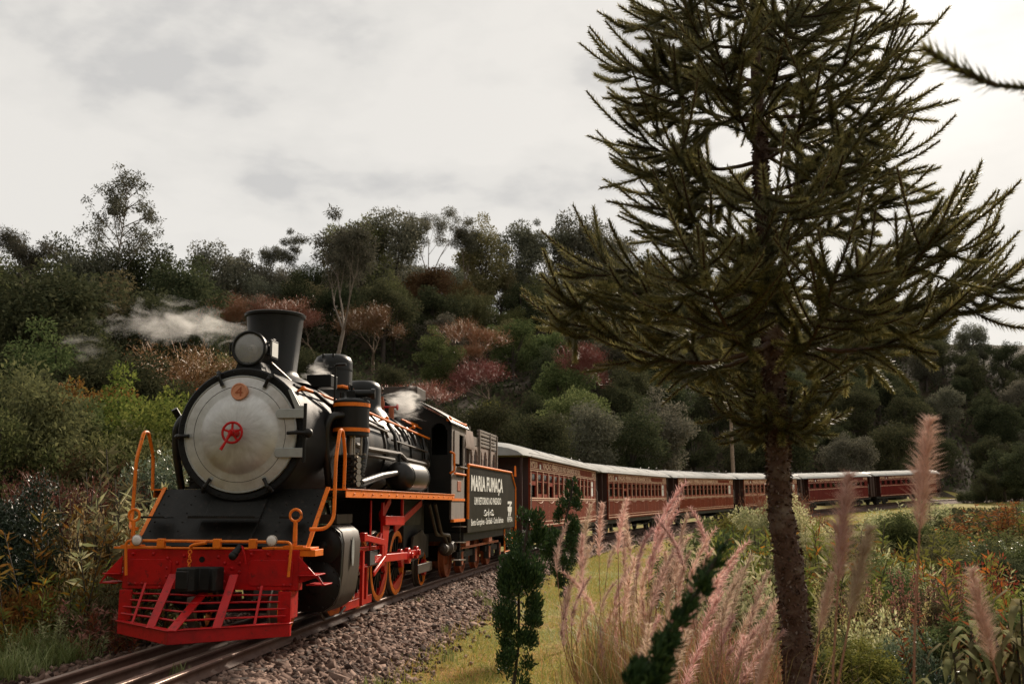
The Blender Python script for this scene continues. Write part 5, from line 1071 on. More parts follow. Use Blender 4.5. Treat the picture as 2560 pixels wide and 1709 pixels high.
# red-twigged bare trees
for u, v, h, var, lab in [
    (520, 672, 6.5, 0, 'bare red twigged tree left of the locomotive chimney'), (660, 664, 7, 1, 'bare red twigged tree directly behind the chimney top'), (745, 690, 6, 2, 'bare red twigged tree between chimney and big red twigged one'), (860, 698, 7.5, 0, 'big bare red twigged tree above the sand dome'),
    (1075, 722, 6, 1, 'small bare red twigged tree on the slope above the cab'), (1165, 808, 7, 2, 'bare red twigged tree above the first coach roof'), (405, 705, 6, 2, 'bare pale branched tree above the steam wisp'), (355, 765, 6.5, 1, 'bare pale tree fanning out behind the drifting steam'),
    (960, 850, 6, 1, 'leafless reddish tree close behind the steam dome'), (1290, 720, 6, 0, 'bare reddish tree half hidden by the pine branch tips')]:
    hill(u, v, h, 'bare', 'twig', 'red', lab, 46, 110, 1.15, var)
# trees close behind the train
for u, v, h, kind, pal, wf, lab in [
    (1010, 758, 7, 'broad', 'green', 1, 'rounded dark green tree on the slope above the cab roof'), (1120, 912, 4.5, 'broad', 'lime', .9, 'bright yellow green bushy tree just behind the tender'), (1290, 822, 8, 'broad', 'green', 1.1, 'broad green tree behind the first coach roof'),
    (1420, 870, 8, 'broad', 'dark', 1, None), (1530, 860, 9, 'broad', 'dark', 1, None), (1640, 860, 9, 'broad', 'dark', 1, None), (1740, 870, 9, 'broad', 'dark', 1, None), (1850, 850, 9, 'broad', 'euca', 1, None), (1960, 860, 9, 'broad', 'dark', 1, None), (2060, 870, 9, 'broad', 'dark', 1, None), (2160, 880, 9, 'broad', 'euca', 1, None), (2260, 900, 9, 'broad', 'dark', 1, None), (2350, 920, 8, 'broad', 'dark', 1, None),
    (1230, 900, 6, 'broad', 'dark', 1, None), (700, 790, 6, 'broad', 'dark', 1, None), (480, 790, 6, 'broad', 'dark', 1, None), (570, 800, 6, 'broad', 'dark', 1, None), (800, 850, 5, 'broad', 'dark', 1, None), (900, 830, 5, 'broad', 'dark', 1, None), (250, 780, 7, 'broad', 'dark', 1, None), (140, 760, 7, 'broad', 'green', 1, None), (50, 740, 7, 'broad', 'dark', 1, None), (190, 840, 6, 'broad', 'dark', 1, None), (400, 860, 5, 'broad', 'dark', 1, None), (1360, 930, 6, 'broad', 'dark', 1, None), (1480, 960, 6, 'broad', 'dark', 1, None), (1590, 960, 7, 'broad', 'dark', 1, None), (1700, 980, 7, 'broad', 'dark', 1, None), (1820, 960, 7, 'broad', 'dark', 1, None), (1930, 970, 7, 'broad', 'dark', 1, None), (2040, 980, 7, 'broad', 'dark', 1, None), (2150, 990, 7, 'broad', 'dark', 1, None), (2250, 1000, 6, 'broad', 'dark', 1, None), (2340, 1020, 6, 'broad', 'dark', 1, None)]:
    hill(u, v, h, kind, pal, 'low', lab, 36 if u < 1000 else 46, 150, wf)
# bare pole-like trunk seen through the gap behind the coaches
def pole_tree():
    x, y, _ = at_px(1683 * K, 1076 * K, 90); g = ground(x, y); segs, tips = limb_tree(np.random.default_rng(9), 3, (0, 0, -.5), (.0, 0, 1), 11, .22, .4, .35, (3, 3), .3, .02)
    P = empty('eucalyptus_tree', (x, y, g)); tag(P, 'straight pale bare trunk standing in the dark gap above the coach roofs', 'tree')
    obj_np('trunk', *wood(segs, 8), M['palewood'], P, True); rng = np.random.default_rng(3); C = np.array([p for lv, p in tips if lv >= 1]); obj_np('crown', *clump_cloud(rng, C, np.full(len(C), .9), 2600, .34, .1, .4, .8), LM['euca'], P)
pole_tree()
def undergrowth():
    rng = np.random.default_rng(14); n = 90000; u = rng.uniform(-250, 2850, n); dep = 26 + 190 * rng.random(n) ** 1.3; x = (u - CX) / F_ * dep; y = dep; t, e_ = te(x, y); k = e_ < -9; x, y, dep = x[k], y[k], dep[k]; n = len(x)
    C = np.stack([x, y, ground(x, y) + rng.uniform(-.1, .9, n)], 1); A = unit(rng.normal(size=(n, 3)) + [0, -.2, .7]); o = obj_np('undergrowth', *leaf_quads(rng, C, A, rng.uniform(.25, .5, n) * np.sqrt(dep / 60), .22 * np.sqrt(dep / 60)), LM['dark']); tag(o, 'dark leafy undergrowth covering the wooded hillside', 'undergrowth', kind='stuff')
undergrowth()
# fill the wood where the named trees leave gaps
def infill():
    rr = random.Random(21); placed = [(x, y) for x, y, _ in USED]; n = 0
    for _ in range(9000):
        if n >= 190: break
        u = rr.uniform(-120, 2700); dep = 45 + 125 * rr.random() ** .8 if u < 1500 else rr.uniform(80, 230); x = (u - CX) / F_ * dep; y = dep; t, e = te(x, y)
        if e[0] > -8.5 or min((x - a) ** 2 + (y - b) ** 2 for a, b in placed) < 3.2 ** 2 + dep * .12: continue
        g = float(ground(x, y)); lim = at_px(u, np.interp(u, SKX, SKY) + 22, dep)[2] - g; h = min(rr.uniform(6, 10.5), lim)
        if h < 4: continue
        tv = CY - F_ * (((g + h - 1.59) * math.cos(PT) - dep * math.sin(PT)) / (dep * math.cos(PT) + (g + h - 1.59) * math.sin(PT)))
        if any(abs(u - ru) < 95 + 500 / dep * 8 and dep < rd + 2 and tv < rv + 90 for ru, rv, rd in REDS): continue
        p = plant('broad', rr.choice(['dark', 'dark', 'dark', 'green', 'euca', 'olive'] if u < 1500 else ['dark', 'dark', 'dark', 'euca']), x, y, h, h / 9.3 * rr.uniform(.9, 1.2), 'broadleaf_tree'); placed.append((x, y)); n += 1
        ROWS.setdefault('fill%d%s' % (int(np.searchsorted([60, 80, 105, 135], dep)), 'a' if u < 1400 else 'b'), []).append((u, p))
infill()
for row, phrase, grp in [('sky', 'tree from the left along the skyline of the wooded hill', 'trees along the hill skyline'), ('mid', 'green tree from the left half way up the wooded hill', 'trees half way up the hill'), ('low', 'dark tree from the left at the foot of the hill behind the train', 'trees at the foot of the hill')
                         ] + [('fill%d%s' % (q, hf), 'tree from the left filling the %s slope %s' % (w1, w2), 'understorey trees of the %s slope %s' % (w1, w2)) for q, w1 in enumerate(('lowest', 'lower', 'middle', 'upper', 'uppermost')) for hf, w2 in (('a', 'left of the pine'), ('b', 'behind the pine'))]:
    for i, (u, p) in enumerate(sorted(ROWS.get(row, []), key=lambda q: q[0])): tag(p, ordinal(i) + ' ' + phrase, None, grp)
print('ROWS', {k: len(v) for k, v in ROWS.items()})
# ------------------------------------------------------------ bank left of the line
def shrub(kind, pal, u, v, dep, wpx, label, group=None, name='shrub', cat='shrub', var=None):
    """A shrub whose top is seen at (u, v) display px, 'dep' metres off, wpx wide."""
    p = at_px(u * K, v * K, dep); g = ground(p[0], p[1]); h = max(.3, p[2] - g + .05); w = wpx * K / F_ * dep / 1.9
    if kind == 'shrub' and h > 1.9: kind, w = 'broad', max(wpx * K / F_ * dep / 7.2, h / 9.3 * .8)
    elif kind != 'shrub': w = max(w, h * .62)
    else: w = max(w, h * .62)
    return plant(kind, pal, p[0], p[1], h, w, name, label, cat, group, var)
for a in [
    ('shrub', 'lime', 310, 862, 21, 300, 'large yellow green shrub left of the smokebox'), ('shrub', 'lime', 390, 880, 20, 220, 'yellow green shrub touching the silver door outline'), ('shrub', 'green', 200, 905, 20, 240, 'mid green shrub left of the large yellow green one'),
    ('shrub', 'olive', 30, 805, 17, 220, 'tall olive shrub at the far left edge'), ('shrub', 'olive', 90, 880, 19, 200, 'olive shrub between the left edge shrub and the mid green one'), ('shrub', 'rusty', 190, 850, 24, 60, 'small russet bush peeping above the yellow green shrubs'),
    ('shrub', 'green', 290, 960, 18, 260, 'dense green shrub below the large yellow green one'), ('shrub', 'bluegreen', 350, 1020, 17, 240, 'grey green shrub left of the hoop handrail'), ('shrub', 'olive', 160, 985, 17, 230, 'olive shrub in the middle of the left bank'), ('shrub', 'green', 20, 960, 16, 220, 'dark shrub under the tall olive one at left edge'),
    ('shrub', 'glossy', 70, 1100, 13.6, 250, 'dark glossy leaved shrub at the left edge'), ('shrub', 'glossy', 10, 1180, 13.2, 180, 'lower glossy dark shrub cut by the left edge'),
    ('lance', 'olive', 250, 1060, 15, 200, 'loose olive plant above the red brown weeds'), ('lance', 'pale', 330, 1090, 14.5, 180, 'pale leafy plant beside the left hoop handrail'), ('lance', 'rusty', 270, 1150, 14, 200, 'red brown weedy plant left of the lifting ring'), ('spray', 'gold', 200, 1120, 14.2, 180, 'pale straw coloured weed beside the glossy shrub'),
    ('lance', 'rusty', 190, 1210, 13.4, 220, 'rust coloured weeds right of the glossy dark shrub'), ('shrub', 'rusty', 60, 1290, 12.8, 200, 'low russet bush at lower left'), ('lance', 'orange', 130, 1290, 12.9, 190, 'yellow and orange leaved weed at lower left'), ('shrub', 'olive', 220, 1290, 13, 190, 'olive low bush left of the red beam'),
    ('lance', 'pink', 200, 1370, 12.6, 120, 'pinkish dry weed left of the pilot'), ('lance', 'rusty', 250, 1390, 12.6, 110, 'red stemmed weed right by the pilot corner'), ('lance', 'pale', 120, 1400, 12.3, 150, 'pale green weed above the lower left grass'), ('shrub', 'green', 400, 1120, 19, 180, 'green shrub seen between hoop handrail and smokebox'),
    ('lance', 'olive', 380, 1010, 18, 140, 'thin stemmed plant in front of the yellow green shrubs')]:
    shrub(*a)
for u, v, dep, h, var, lab in ((240, 1000, 16.5, 2.2, 0, 'bare reddish bush with forked twigs on the left bank'), (110, 1040, 16, 1.8, 1, 'small bare twiggy bush left of the forked one'), (395, 1040, 17, 2.0, 2, 'bare twiggy bush behind the left hoop handrail')):
    p = at_px(u * K, v * K, dep); plant('bare', 'twig', p[0], p[1], p[2] - ground(p[0], p[1]), None, 'bare_bush', lab, 'bush', None, var)
# ------------------------------------------------------------ shrubs and herbs right of the line
for a in [
    ('shrub', 'pale', 1760, 1135, 19, 170, 'pale blossoming shrub left of the pine trunk in front of the coaches'), ('lance', 'green', 1690, 1195, 17, 170, 'leafy green plant under the third coach'), ('lance', 'orange', 1720, 1190, 14, 200, 'orange tipped plant just left of the pine trunk'), ('shrub', 'green', 1640, 1215, 17, 150, 'green shrub right behind the pink plumes'),
    ('shrub', 'bluegreen', 1600, 1290, 14, 160, 'grey green shrub among the right hand plumes'), ('shrub', 'pink', 1720, 1330, 11.5, 130, 'dry pink flowered shrub left of the pine trunk'), ('lance', 'green', 1650, 1350, 12, 170, 'dark leaved plant under the dry pink shrub'), ('lance', 'orange', 1860, 1190, 15, 180, 'orange tipped plant just right of the pine trunk'),
    ('shrub', 'pale', 1835, 1150, 18, 120, 'pale green shrub touching the right side of the pine trunk'), ('shrub', 'lime', 1900, 1230, 17, 150, 'yellow green shrub behind the pair of pink plumes'), ('lance', 'rusty', 1890, 1290, 13, 160, 'reddish plant right of the pine trunk'), ('lance', 'orange', 1990, 1240, 14, 170, 'orange leaved plant right of the pair of plumes'),
    ('shrub', 'green', 2080, 1165, 20, 190, 'dark green shrub behind the tallest pink plume'), ('shrub', 'pale', 1980, 1200, 22, 130, 'light green shrub in front of the last coaches'), ('lance', 'lime', 2130, 1225, 15, 110, 'bright upright leafy plant right of the tallest plume'), ('shrub', 'bluegreen', 2060, 1270, 14, 170, 'blue green shrub left of the tallest plume stem'),
    ('spray', 'pink', 2110, 1285, 11, 120, 'pink flower heads beside the tallest plume stem'), ('spray', 'gold', 1990, 1320, 11, 170, 'golden flower sprays between the pair and the tallest plume'), ('spray', 'gold', 1930, 1370, 10.5, 150, 'golden sprays under the pair of plumes'), ('lance', 'olive', 1880, 1380, 11, 170, 'olive plant right of the pine trunk foot'),
    ('shrub', 'pale', 2000, 1400, 10.2, 200, 'silvery speckled shrub below the golden sprays'), ('shrub', 'bluegreen', 2090, 1420, 9.8, 220, 'silvery blue green shrub right of the tallest plume stem'), ('lance', 'green', 1900, 1440, 9.3, 180, 'green leafy plant beside the lower pine trunk'), ('lance', 'lime', 1960, 1500, 8.6, 200, 'bright green leafy plant at the bottom right of the trunk'),
    ('shrub', 'green', 2050, 1520, 8.2, 190, 'green shrub at the bottom edge left of the tallest stem'), ('shrub', 'glossy', 2180, 1480, 8.6, 240, 'dark shrub at the bottom right'), ('shrub', 'glossy', 2290, 1520, 8.0, 220, 'dark shrub in the bottom right corner'), ('shrub', 'olive', 2200, 1370, 10, 190, 'olive speckled shrub left of the leaning plume'),
    ('lance', 'rusty', 2290, 1400, 9.4, 170, 'red leaved plant under the drooping leaved plant'), ('lance', 'orange', 2320, 1300, 10.4, 130, 'orange and green plant at the right edge'), ('shrub', 'rusty', 2250, 1270, 14, 150, 'russet bush in front of the dark mound'), ('lance', 'pale', 2160, 1300, 12.5, 120, 'pale leafy plant right of the pink flower heads'),
    ('lance', 'green', 1770, 1450, 9.2, 170, 'green plant left of the lower pine trunk'), ('lance', 'lime', 1710, 1470, 9.6, 150, 'fresh green plant among the plume stems'), ('shrub', 'green', 1840, 1540, 8.0, 160, 'green bush hiding the foot of the pine trunk'), ('lance', 'green', 1530, 1480, 9.4, 150, 'green weed at the foot of the pink plumes'), ('shrub', 'olive', 1640, 1530, 8.4, 160, 'olive bush at the bottom between plumes and trunk'),
    ('lance', 'lime', 1420, 1540, 9.8, 130, 'fresh weed at the bottom left of the plumes'), ('shrub', 'green', 2200, 1220, 22, 130, 'green shrub left end of the dark mound'), ('spray', 'gold', 2060, 1360, 10.6, 130, 'pale sprays right beside the tallest plume stem'), ('shrub', 'olive', 1790, 1270, 13, 130, 'olive shrub behind the pine trunk'), ('shrub', 'green', 1560, 1240, 18, 110, 'small green shrub below the second coach end')]:
    shrub(*a)
for a in [('shrub', 'lime', 1665, 1205, 13, 150, 'lush light green shrub between the plumes and the trunk'), ('lance', 'pale', 1745, 1225, 12, 150, 'lush pale plant touching the left side of the trunk'), ('shrub', 'pale', 1700, 1275, 11, 140, 'lush silvery shrub under the orange tipped plant'), ('lance', 'lime', 1870, 1235, 12, 150, 'lush light green plant right beside the trunk'), ('shrub', 'lime', 1950, 1270, 12, 160, 'lush light shrub behind the pair of plumes'), ('shrub', 'pale', 2040, 1240, 14, 150, 'lush pale shrub left of the tallest plume'), ('lance', 'orange', 2200, 1260, 13, 150, 'lush orange tipped plant right of the tallest plume'), ('shrub', 'lime', 2270, 1300, 11.5, 150, 'lush light shrub near the right edge')]:
    shrub(*a)
p = at_px(1800 * K, 1120 * K, 20); plant('bare', 'twig', p[0] - .3, p[1], 2.6, None, 'bare_bush', 'bare reddish twiggy bush in front of the fourth coach', 'bush', None, 1)
def meadow():
    r_ = random.Random(5); rows = {}; n = 0; spots = [(x, y) for x, y, _ in USED]
    for _ in range(3000):
        if n >= 70: break
        dep = r_.uniform(11, 42); u = r_.uniform(1480, 2640); x = (u - CX) / F_ * dep; t, e_ = te(x, dep)
        if e_[0] < 6.5 or min((x - a) ** 2 + (dep - b) ** 2 for a, b in spots) < .55 ** 2 + (dep * .018) ** 2: continue
        pal, word = r_.choice([('olive', 'olive'), ('pale', 'pale'), ('green', 'dark green'), ('lime', 'yellow green'), ('bluegreen', 'grey green'), ('rusty', 'russet'), ('orange', 'orange tinged')]); kind = r_.choice(['shrub', 'shrub', 'lance', 'spray']); h = r_.uniform(.6, 1.25) * (1 + .010 * dep)
        p = plant(kind, pal, x, dep, h, h * r_.uniform(.9, 1.4), 'meadow_shrub', 'x', 'shrub'); spots.append((x, dep)); n += 1; rows.setdefault(word, []).append((u, p))
    for w, L_ in rows.items():
        for i, (u, p) in enumerate(sorted(L_, key=lambda q: q[0])): tag(p, ordinal(i) + ' ' + w + ' meadow shrub from the left, right of the line', None, 'low shrubs of the meadow')
meadow()
for u, v, dep, pal, lab in [(1640, 1195, 19, 'green', 'full green bush in front of the third coach'), (1700, 1165, 21, 'lime', 'full yellow green bush in front of the third and fourth coaches'), (1900, 1205, 19, 'green', 'full green bush right of the pine trunk'), (1960, 1215, 18, 'olive', 'full olive bush between the pair of plumes and the tallest'), (2090, 1180, 22, 'green', 'full dark bush behind the tallest plume stem'), (2170, 1230, 17, 'olive', 'full olive bush right of the tallest plume'), (2260, 1240, 16, 'dark', 'full dark bush left of the drooping leaved plant'), (2340, 1230, 17, 'green', 'full green bush at the right edge'), (1580, 1255, 16, 'green', 'full green bush seen through the pink plumes'), (1850, 1260, 14, 'olive', 'full olive bush behind the right side of the trunk'), (2010, 1275, 13, 'green', 'full green bush behind the golden sprays'), (2130, 1330, 11, 'olive', 'full olive bush below the pink flower heads'), (2250, 1360, 10, 'green', 'full green bush below the leaning plume'), (1940, 1440, 9.4, 'lime', 'full fresh green bush right of the lower trunk')]:
    p = at_px(u * K, v * K, dep); h = p[2] - ground(p[0], p[1]); plant('broad', pal, p[0], p[1], h, h / 9.3 * 1.35, 'bush', lab, 'bush')
for i, (t, e_, h, lab) in enumerate([(120, 5.5, 3.5, 'dark tree just past the tail of the last coach'), (122, 9, 6.5, 'tall dark tree right of the tail of the train'), (126, 5, 6, 'dark tree standing behind the tail end trees'), (125, 14, 8, 'big dark tree at the right edge beyond the train'), (131, 8, 8, 'dark tree behind the big one at the right edge'), (118, 13, 3.2, 'low dark tree in front of the tail end trees'), (119, 20, 6, 'dark tree cut by the right edge above the mound')]):
    x, y, z = off(t, e_); plant('broad', 'dark', float(x), float(y), h, h / 9.3 * 1.15, 'broadleaf_tree', lab, 'tree', 'trees past the tail of the train')
for i, (t, e_, h) in enumerate([(119.5, 3.4, 1.8), (121.5, 3.8, 2.0), (123.5, 3.4, 2.2), (126, 3.8, 2.2), (128.5, 3.4, 2.4), (131, 3.8, 2.5), (134, 3.4, 2.6)]):
    x, y, z = off(t, e_); plant('shrub', 'dark', float(x), float(y), h, h * .95, 'trackside_shrub', ordinal(i) + ' dark shrub from the left along the line past the tail', 'shrub', 'shrubs past the tail of the train')
# drooping broad leaved plant at the right edge
def big_leaf(u, v, dep, label, seed):
    rng = np.random.default_rng(seed); p = at_px(u * K, v * K, dep); g = ground(p[0], p[1]); H = p[2] - g; P = empty('broad_leaved_plant', (p[0], p[1], g)); tag(P, label, 'plant')
    T = []
    for s in range(5):
        e = np.array([rng.normal() * .18, rng.normal() * .18, H * rng.uniform(.55, 1)]); T.append((np.array([0, 0, -.2]), e, .016, .008))
        for k in range(11):
            a = k * 2.4 + s; c, sn = math.cos(a), math.sin(a); L_ = rng.uniform(.20, .32); b = e - np.array([0, 0, .035 * k])
            pts = [b, b + np.array([c * L_ * .35, sn * L_ * .35, .07]), b + np.array([c * L_ * .7, sn * L_ * .7, .0]), b + np.array([c * L_ * .85, sn * L_ * .85, -L_ * .45])]; w = [.004, .030, .027, .0]; sd_ = np.array([-sn, c, 0])
            V = []; [V.extend([q - sd_ * ww_, q + sd_ * ww_]) for q, ww_ in zip(pts, w)]
            obj_np('leaf', V, [[0, 1, 3, 2], [2, 3, 5, 4], [4, 5, 7, 6]], LM['olive'], P, True)
    obj_np('stem', *frusta(*[[t[i] for t in T] for i in range(4)], 5), M['darkbark'], P)
big_leaf(2310, 1245, 7.6, 'broad drooping leaved plant at the right edge above the dark shrubs', 1)
big_leaf(2200, 1440, 7.8, 'small broad leaved plant below the leaning plume', 2)
# dark ground cover on the mound
def mound():
    rng = np.random.default_rng(8); n = 26000; x = rng.normal(22, 6.2, n); y = rng.normal(44, 7.5, n); z = ground(x, y); A = unit(rng.normal(size=(n, 3)) + [0, -.3, .8]); C = np.stack([x, y, z + rng.uniform(-.05, .35, n)], 1)
    o = obj_np('ground_cover', *leaf_quads(rng, C, A, rng.uniform(.12, .26, n), .10), LM['dark']); tag(o, 'dark leafy ground cover on the mound at the right', 'ground cover', kind='stuff')
mound()
# ------------------------------------------------------------ grass
def grass():
    rng = np.random.default_rng(4)
    def blades(name, x, y, L_, W_, mat, label, lean=.35):
        n = len(x); z = ground(x, y); A = unit(rng.normal(size=(n, 3)) * lean + [0, 0, 1]); o = obj_np(name, *tris(rng, np.stack([x, y, z - .01], 1), A, L_, W_), mat); tag(o, label, 'grass', kind='stuff')
    t = -3 + 37 * rng.random(150000) ** 1.25; e = 1.5 + rng.beta(1.15, 1.4, len(t)) * 7.5; x, y, _ = off(t, e); nz = wob(x * 2.1, y * 2.1) + rng.normal(size=len(t)) * .5; k = nz > -.35; x, y = x[k], y[k]
    blades('grass', x, y, rng.gamma(3, .022, len(x)) + .015, .012, LM['blade'], 'short yellow green grass strip beside the ballast', .6)
    t = rng.uniform(30, 105, 26000); e = 2.6 + rng.random(len(t)) * 9; x, y, _ = off(t, e); blades('grass', x, y, rng.uniform(.06, .18, len(t)), .03, LM['blade'], 'green grass beside the far coaches')
    t = rng.uniform(-9, 12, 22000); e = -2.7 - rng.beta(1.2, 2, len(t)) * 4; x, y, _ = off(t, e); blades('grass', x, y, rng.uniform(.05, .22, len(t)), .009, LM['blade2'], 'rough grass left of the rails', .5)
    x = rng.uniform(0, 3.2, 14000); y = rng.uniform(6, 13, 14000); tt, ee = te(x, y); k = ee > 4.6; x, y = x[k], y[k]; blades('grass', x, y, rng.uniform(.10, .45, len(x)), .009, LM['straw'], 'dry tangled grass at the foot of the pink plumes', .5)
    dep = 7 + 33 * rng.random(60000) ** 1.4; u = rng.uniform(1450, 2700, 60000); x = (u - CX) / F_ * dep; y = dep; tt, ee = te(x, y); k = ee > 6; x, y, dep = x[k], y[k], dep[k]; blades('grass', x, y, rng.uniform(.12, .45, len(x)), .007 + .0006 * dep, LM['blade2'], 'fresh green meadow grass between the shrubs at lower right', .5)
grass()
def tuft(x, y, z, n, h, mat, label, seed, spread=.05, name='grass_tuft', cat='grass tuft', arch=.5, w=.008, group=None):
    rng = np.random.default_rng(seed); P = empty(name, (x, y, z)); ps = []; a = rng.uniform(0, 6.28, n); H = h * rng.uniform(.5, 1, n); b = rng.normal(size=(n, 2)) * spread; d = np.stack([np.cos(a), np.sin(a)], 1); out = arch * H * rng.uniform(.2, 1, n)
    V = np.empty((n, 8, 3)); sd_ = np.stack([-d[:, 1], d[:, 0]], 1)
    for k, (s, ww) in enumerate(((0, 1), (.4, .9), (.75, .65), (1, .05))):
        zc = H * (s - .35 * arch * s ** 3); xy = b + d * (out * s ** 2)[:, None]
        V[:, 2 * k, :2] = xy - sd_ * ww * w / 2; V[:, 2 * k + 1, :2] = xy + sd_ * ww * w / 2; V[:, 2 * k:2 * k + 2, 2] = zc[:, None]
    f = np.array([[0, 1, 3, 2], [2, 3, 5, 4], [4, 5, 7, 6]]); o = obj_np('blades', V.reshape(-1, 3), (np.arange(n)[:, None, None] * 8 + f[None]).reshape(-1, 4), mat, P); o['kind'] = 'stuff'
    tag(P, label, cat, group); return P
for i, (t, e, h, n, lab) in enumerate([(-1.35, .28, .28, 40, 'fresh grass tuft growing between the rails in front of the pilot'), (-2.0, -.05, .16, 26, 'small grass tuft between the rails left of the fresh one'), (6.9, .95, .22, 16, 'thin grass sprig by the rail below the last driving wheel'), (-1.0, 2.2, .18, 30, 'little weed tuft on the ballast near the bottom'), (3.6, 2.1, .16, 28, 'grass tuft on the ballast shoulder'), (9.0, 1.7, .2, 40, 'pale grass tuft on the ballast beside the tender'), (7.6, 2.1, .2, 40, 'pale grass tuft at the edge of ballast and grass strip'), (1.2, 2.6, .22, 50, 'grass tuft where ballast meets the grass strip')]):
    x, y, z = off(t, e); tuft(float(x), float(y), float(z) - .19 - .1 * max(0, e - 1.4), n, h, LM['blade2'], lab, 50 + i, .03 if n < 30 else .07)
for i, (u, v, dep, h, lab) in enumerate([(60, 1420, 12.2, .75, 'arching long grass clump at lower left'), (150, 1440, 12.0, .6, 'arching grass clump right of the lower left one'), (20, 1500, 11.0, .55, 'long grass clump in the bottom left corner'), (250, 1290, 13.2, .9, 'long grass behind the left pilot corner'), (2200, 1300, 10.5, .8, 'pale arching grass clump behind the leaning plume'), (2290, 1330, 9.6, .7, 'arching grass under the drooping leaved plant'), (1390, 1400, 13, .7, 'pale arching grass clump left of the pink plumes')]):
    p = at_px(u * K, v * K, dep); tuft(p[0], p[1], ground(p[0], p[1]), 420, h + .25, LM['blade2'], lab, 80 + i, .16, 'long_grass_clump', 'grass clump', .8, .009)
# ------------------------------------------------------------ pink plume grass
def plume_mesh(seed, n=560, L_=.52, R_=.050, hair=.11, w=.0035, bend=.10):
    rng = np.random.default_rng(seed); s = rng.random(n) ** .85; prof = np.sin(np.pi * np.clip(s * .93 + .07, 0, 1)) ** .55 * (1 - .45 * s)
    ax = np.stack([bend * s ** 2, np.zeros(n), L_ * s], 1); a = rng.uniform(0, 6.28, n); rad = np.stack([np.cos(a), np.sin(a), np.zeros(n)], 1); Lh = hair * (.45 + .55 * prof) * rng.uniform(.6, 1.2, n)
    d1 = unit(rad * .55 + np.array([bend * 2, 0, 1.0]) + rng.normal(size=(n, 3)) * .18); d2 = unit(d1 + rad * .45 + np.array([.25, 0, -.35])); sd_ = unit(np.cross(d1, rng.normal(size=(n, 3)))) * w
    p0 = ax + rad * (R_ * prof * rng.random(n) ** .7 * .55)[:, None]; p1 = p0 + d1 * (Lh * .55)[:, None]; p2 = p1 + d2 * (Lh * .5)[:, None]
    V = np.stack([p0 - sd_, p0 + sd_, p1 + sd_ * .9, p1 - sd_ * .9, p2 + sd_ * .15, p2 - sd_ * .15], 1).reshape(-1, 3); f = np.array([[0, 1, 2, 3], [3, 2, 4, 5]])
    return mesh_np('plume', V, (np.arange(n)[:, None, None] * 6 + f[None]).reshape(-1, 4), LM['plume'])
PLM = [plume_mesh(900 + k, 380, R_=.020, hair=.098, w=.0021, bend=(.04, .10, .16, .22)[k], L_=(.50, .56, .46, .60)[k]) for k in range(4)]
M['stem'] = paint('pink_stem', (.30, .135, .085), .7, dirt=(.16, .07, .045), dirt_amt=.6, scale=20)
def stalk(P, base, top, tilt_az, r, mesh, sc=1.0, name='stalk'):
    b, t_ = Vector(base), Vector(top); pts = [b.lerp(t_, k / 5) + Vector((math.cos(tilt_az), math.sin(tilt_az), 0)) * (-.06 * math.sin(math.pi * k / 5)) for k in range(6)]
    st = MB().tube(pts, [r * (1 - .5 * k / 5) for k in range(6)], 5).build(name, M['stem'], P)
    d = (pts[-1] - pts[-2]).normalized(); q = Vector((0, 0, 1)).rotation_difference(d); o = link(bpy.data.objects.new('plume', mesh), st); o.rotation_mode = 'QUATERNION'
    from mathutils import Quaternion
    o.rotation_quaternion = q @ Quaternion((0, 0, 1), tilt_az); o.location = t_ - d * .05; o.scale = (sc, sc, sc); return st
def plume_clump(u, dep, tops, label, seed, leaves=700):
    rr = random.Random(seed); tops = tops + [(a + rr.uniform(-32, 32), b + rr.uniform(10, 110)) for a, b in tops if rr.random() < .55]
    x = (u * K - CX) / F_ * dep; g = ground(x, dep); P = empty('plume_grass', (x, dep, g)); tag(P, label, 'plume grass', 'pink plume grass clumps')
    for (uu, vv) in tops:
        dd = dep + rr.uniform(-.8, .8); t_ = at_px(uu * K, vv * K, dd); L_ = rr.uniform(.40, .62); m = PLM[rr.randrange(4)]; lean = (uu - u) * .0012
        az = 0 if rr.random() < .75 else rr.uniform(0, 6.28); tp = Vector((t_[0] - x - .10 * L_, t_[1] - dep, t_[2] - g - L_ * .92)); bs = Vector((tp.x * .45 + rr.uniform(-.12, .12), tp.y * .6, -.1))
        stalk(P, bs, tp, az, .006, m, L_ / .52)
    rng = np.random.default_rng(seed); n = leaves; a = rng.uniform(0, 6.28, n); H = rng.uniform(.5, 1.55, n); b = rng.normal(size=(n, 2)) * .28; d = np.stack([np.cos(a), np.sin(a)], 1); out = H * rng.uniform(.1, .55, n); V = np.empty((n, 8, 3)); sd_ = np.stack([-d[:, 1], d[:, 0]], 1); w = .008
    for k, (s, ww) in enumerate(((0, 1), (.4, .9), (.75, .65), (1, .05))):
        zc = H * (s - .3 * s ** 3); xy = b + d * (out * s ** 2)[:, None]; V[:, 2 * k, :2] = xy - sd_ * ww * w / 2; V[:, 2 * k + 1, :2] = xy + sd_ * ww * w / 2; V[:, 2 * k:2 * k + 2, 2] = zc[:, None]
    f = np.array([[0, 1, 3, 2], [2, 3, 5, 4], [4, 5, 7, 6]]); o = obj_np('leaf_blades', V.reshape(-1, 3), (np.arange(n)[:, None, None] * 8 + f[None]).reshape(-1, 4), LM['straw'], P); o['kind'] = 'stuff'
rr = random.Random(77)
plume_clump(1400, 11.0, [(1285, 1212), (1348, 1168), (1385, 1150), (1402, 1215), (1340, 1260), (1370, 1300), (1320, 1330), (1420, 1270), (1300, 1380), (1395, 1350), (1440, 1330)], 'pink plume grass clump nearest the grass strip', 1, 520)
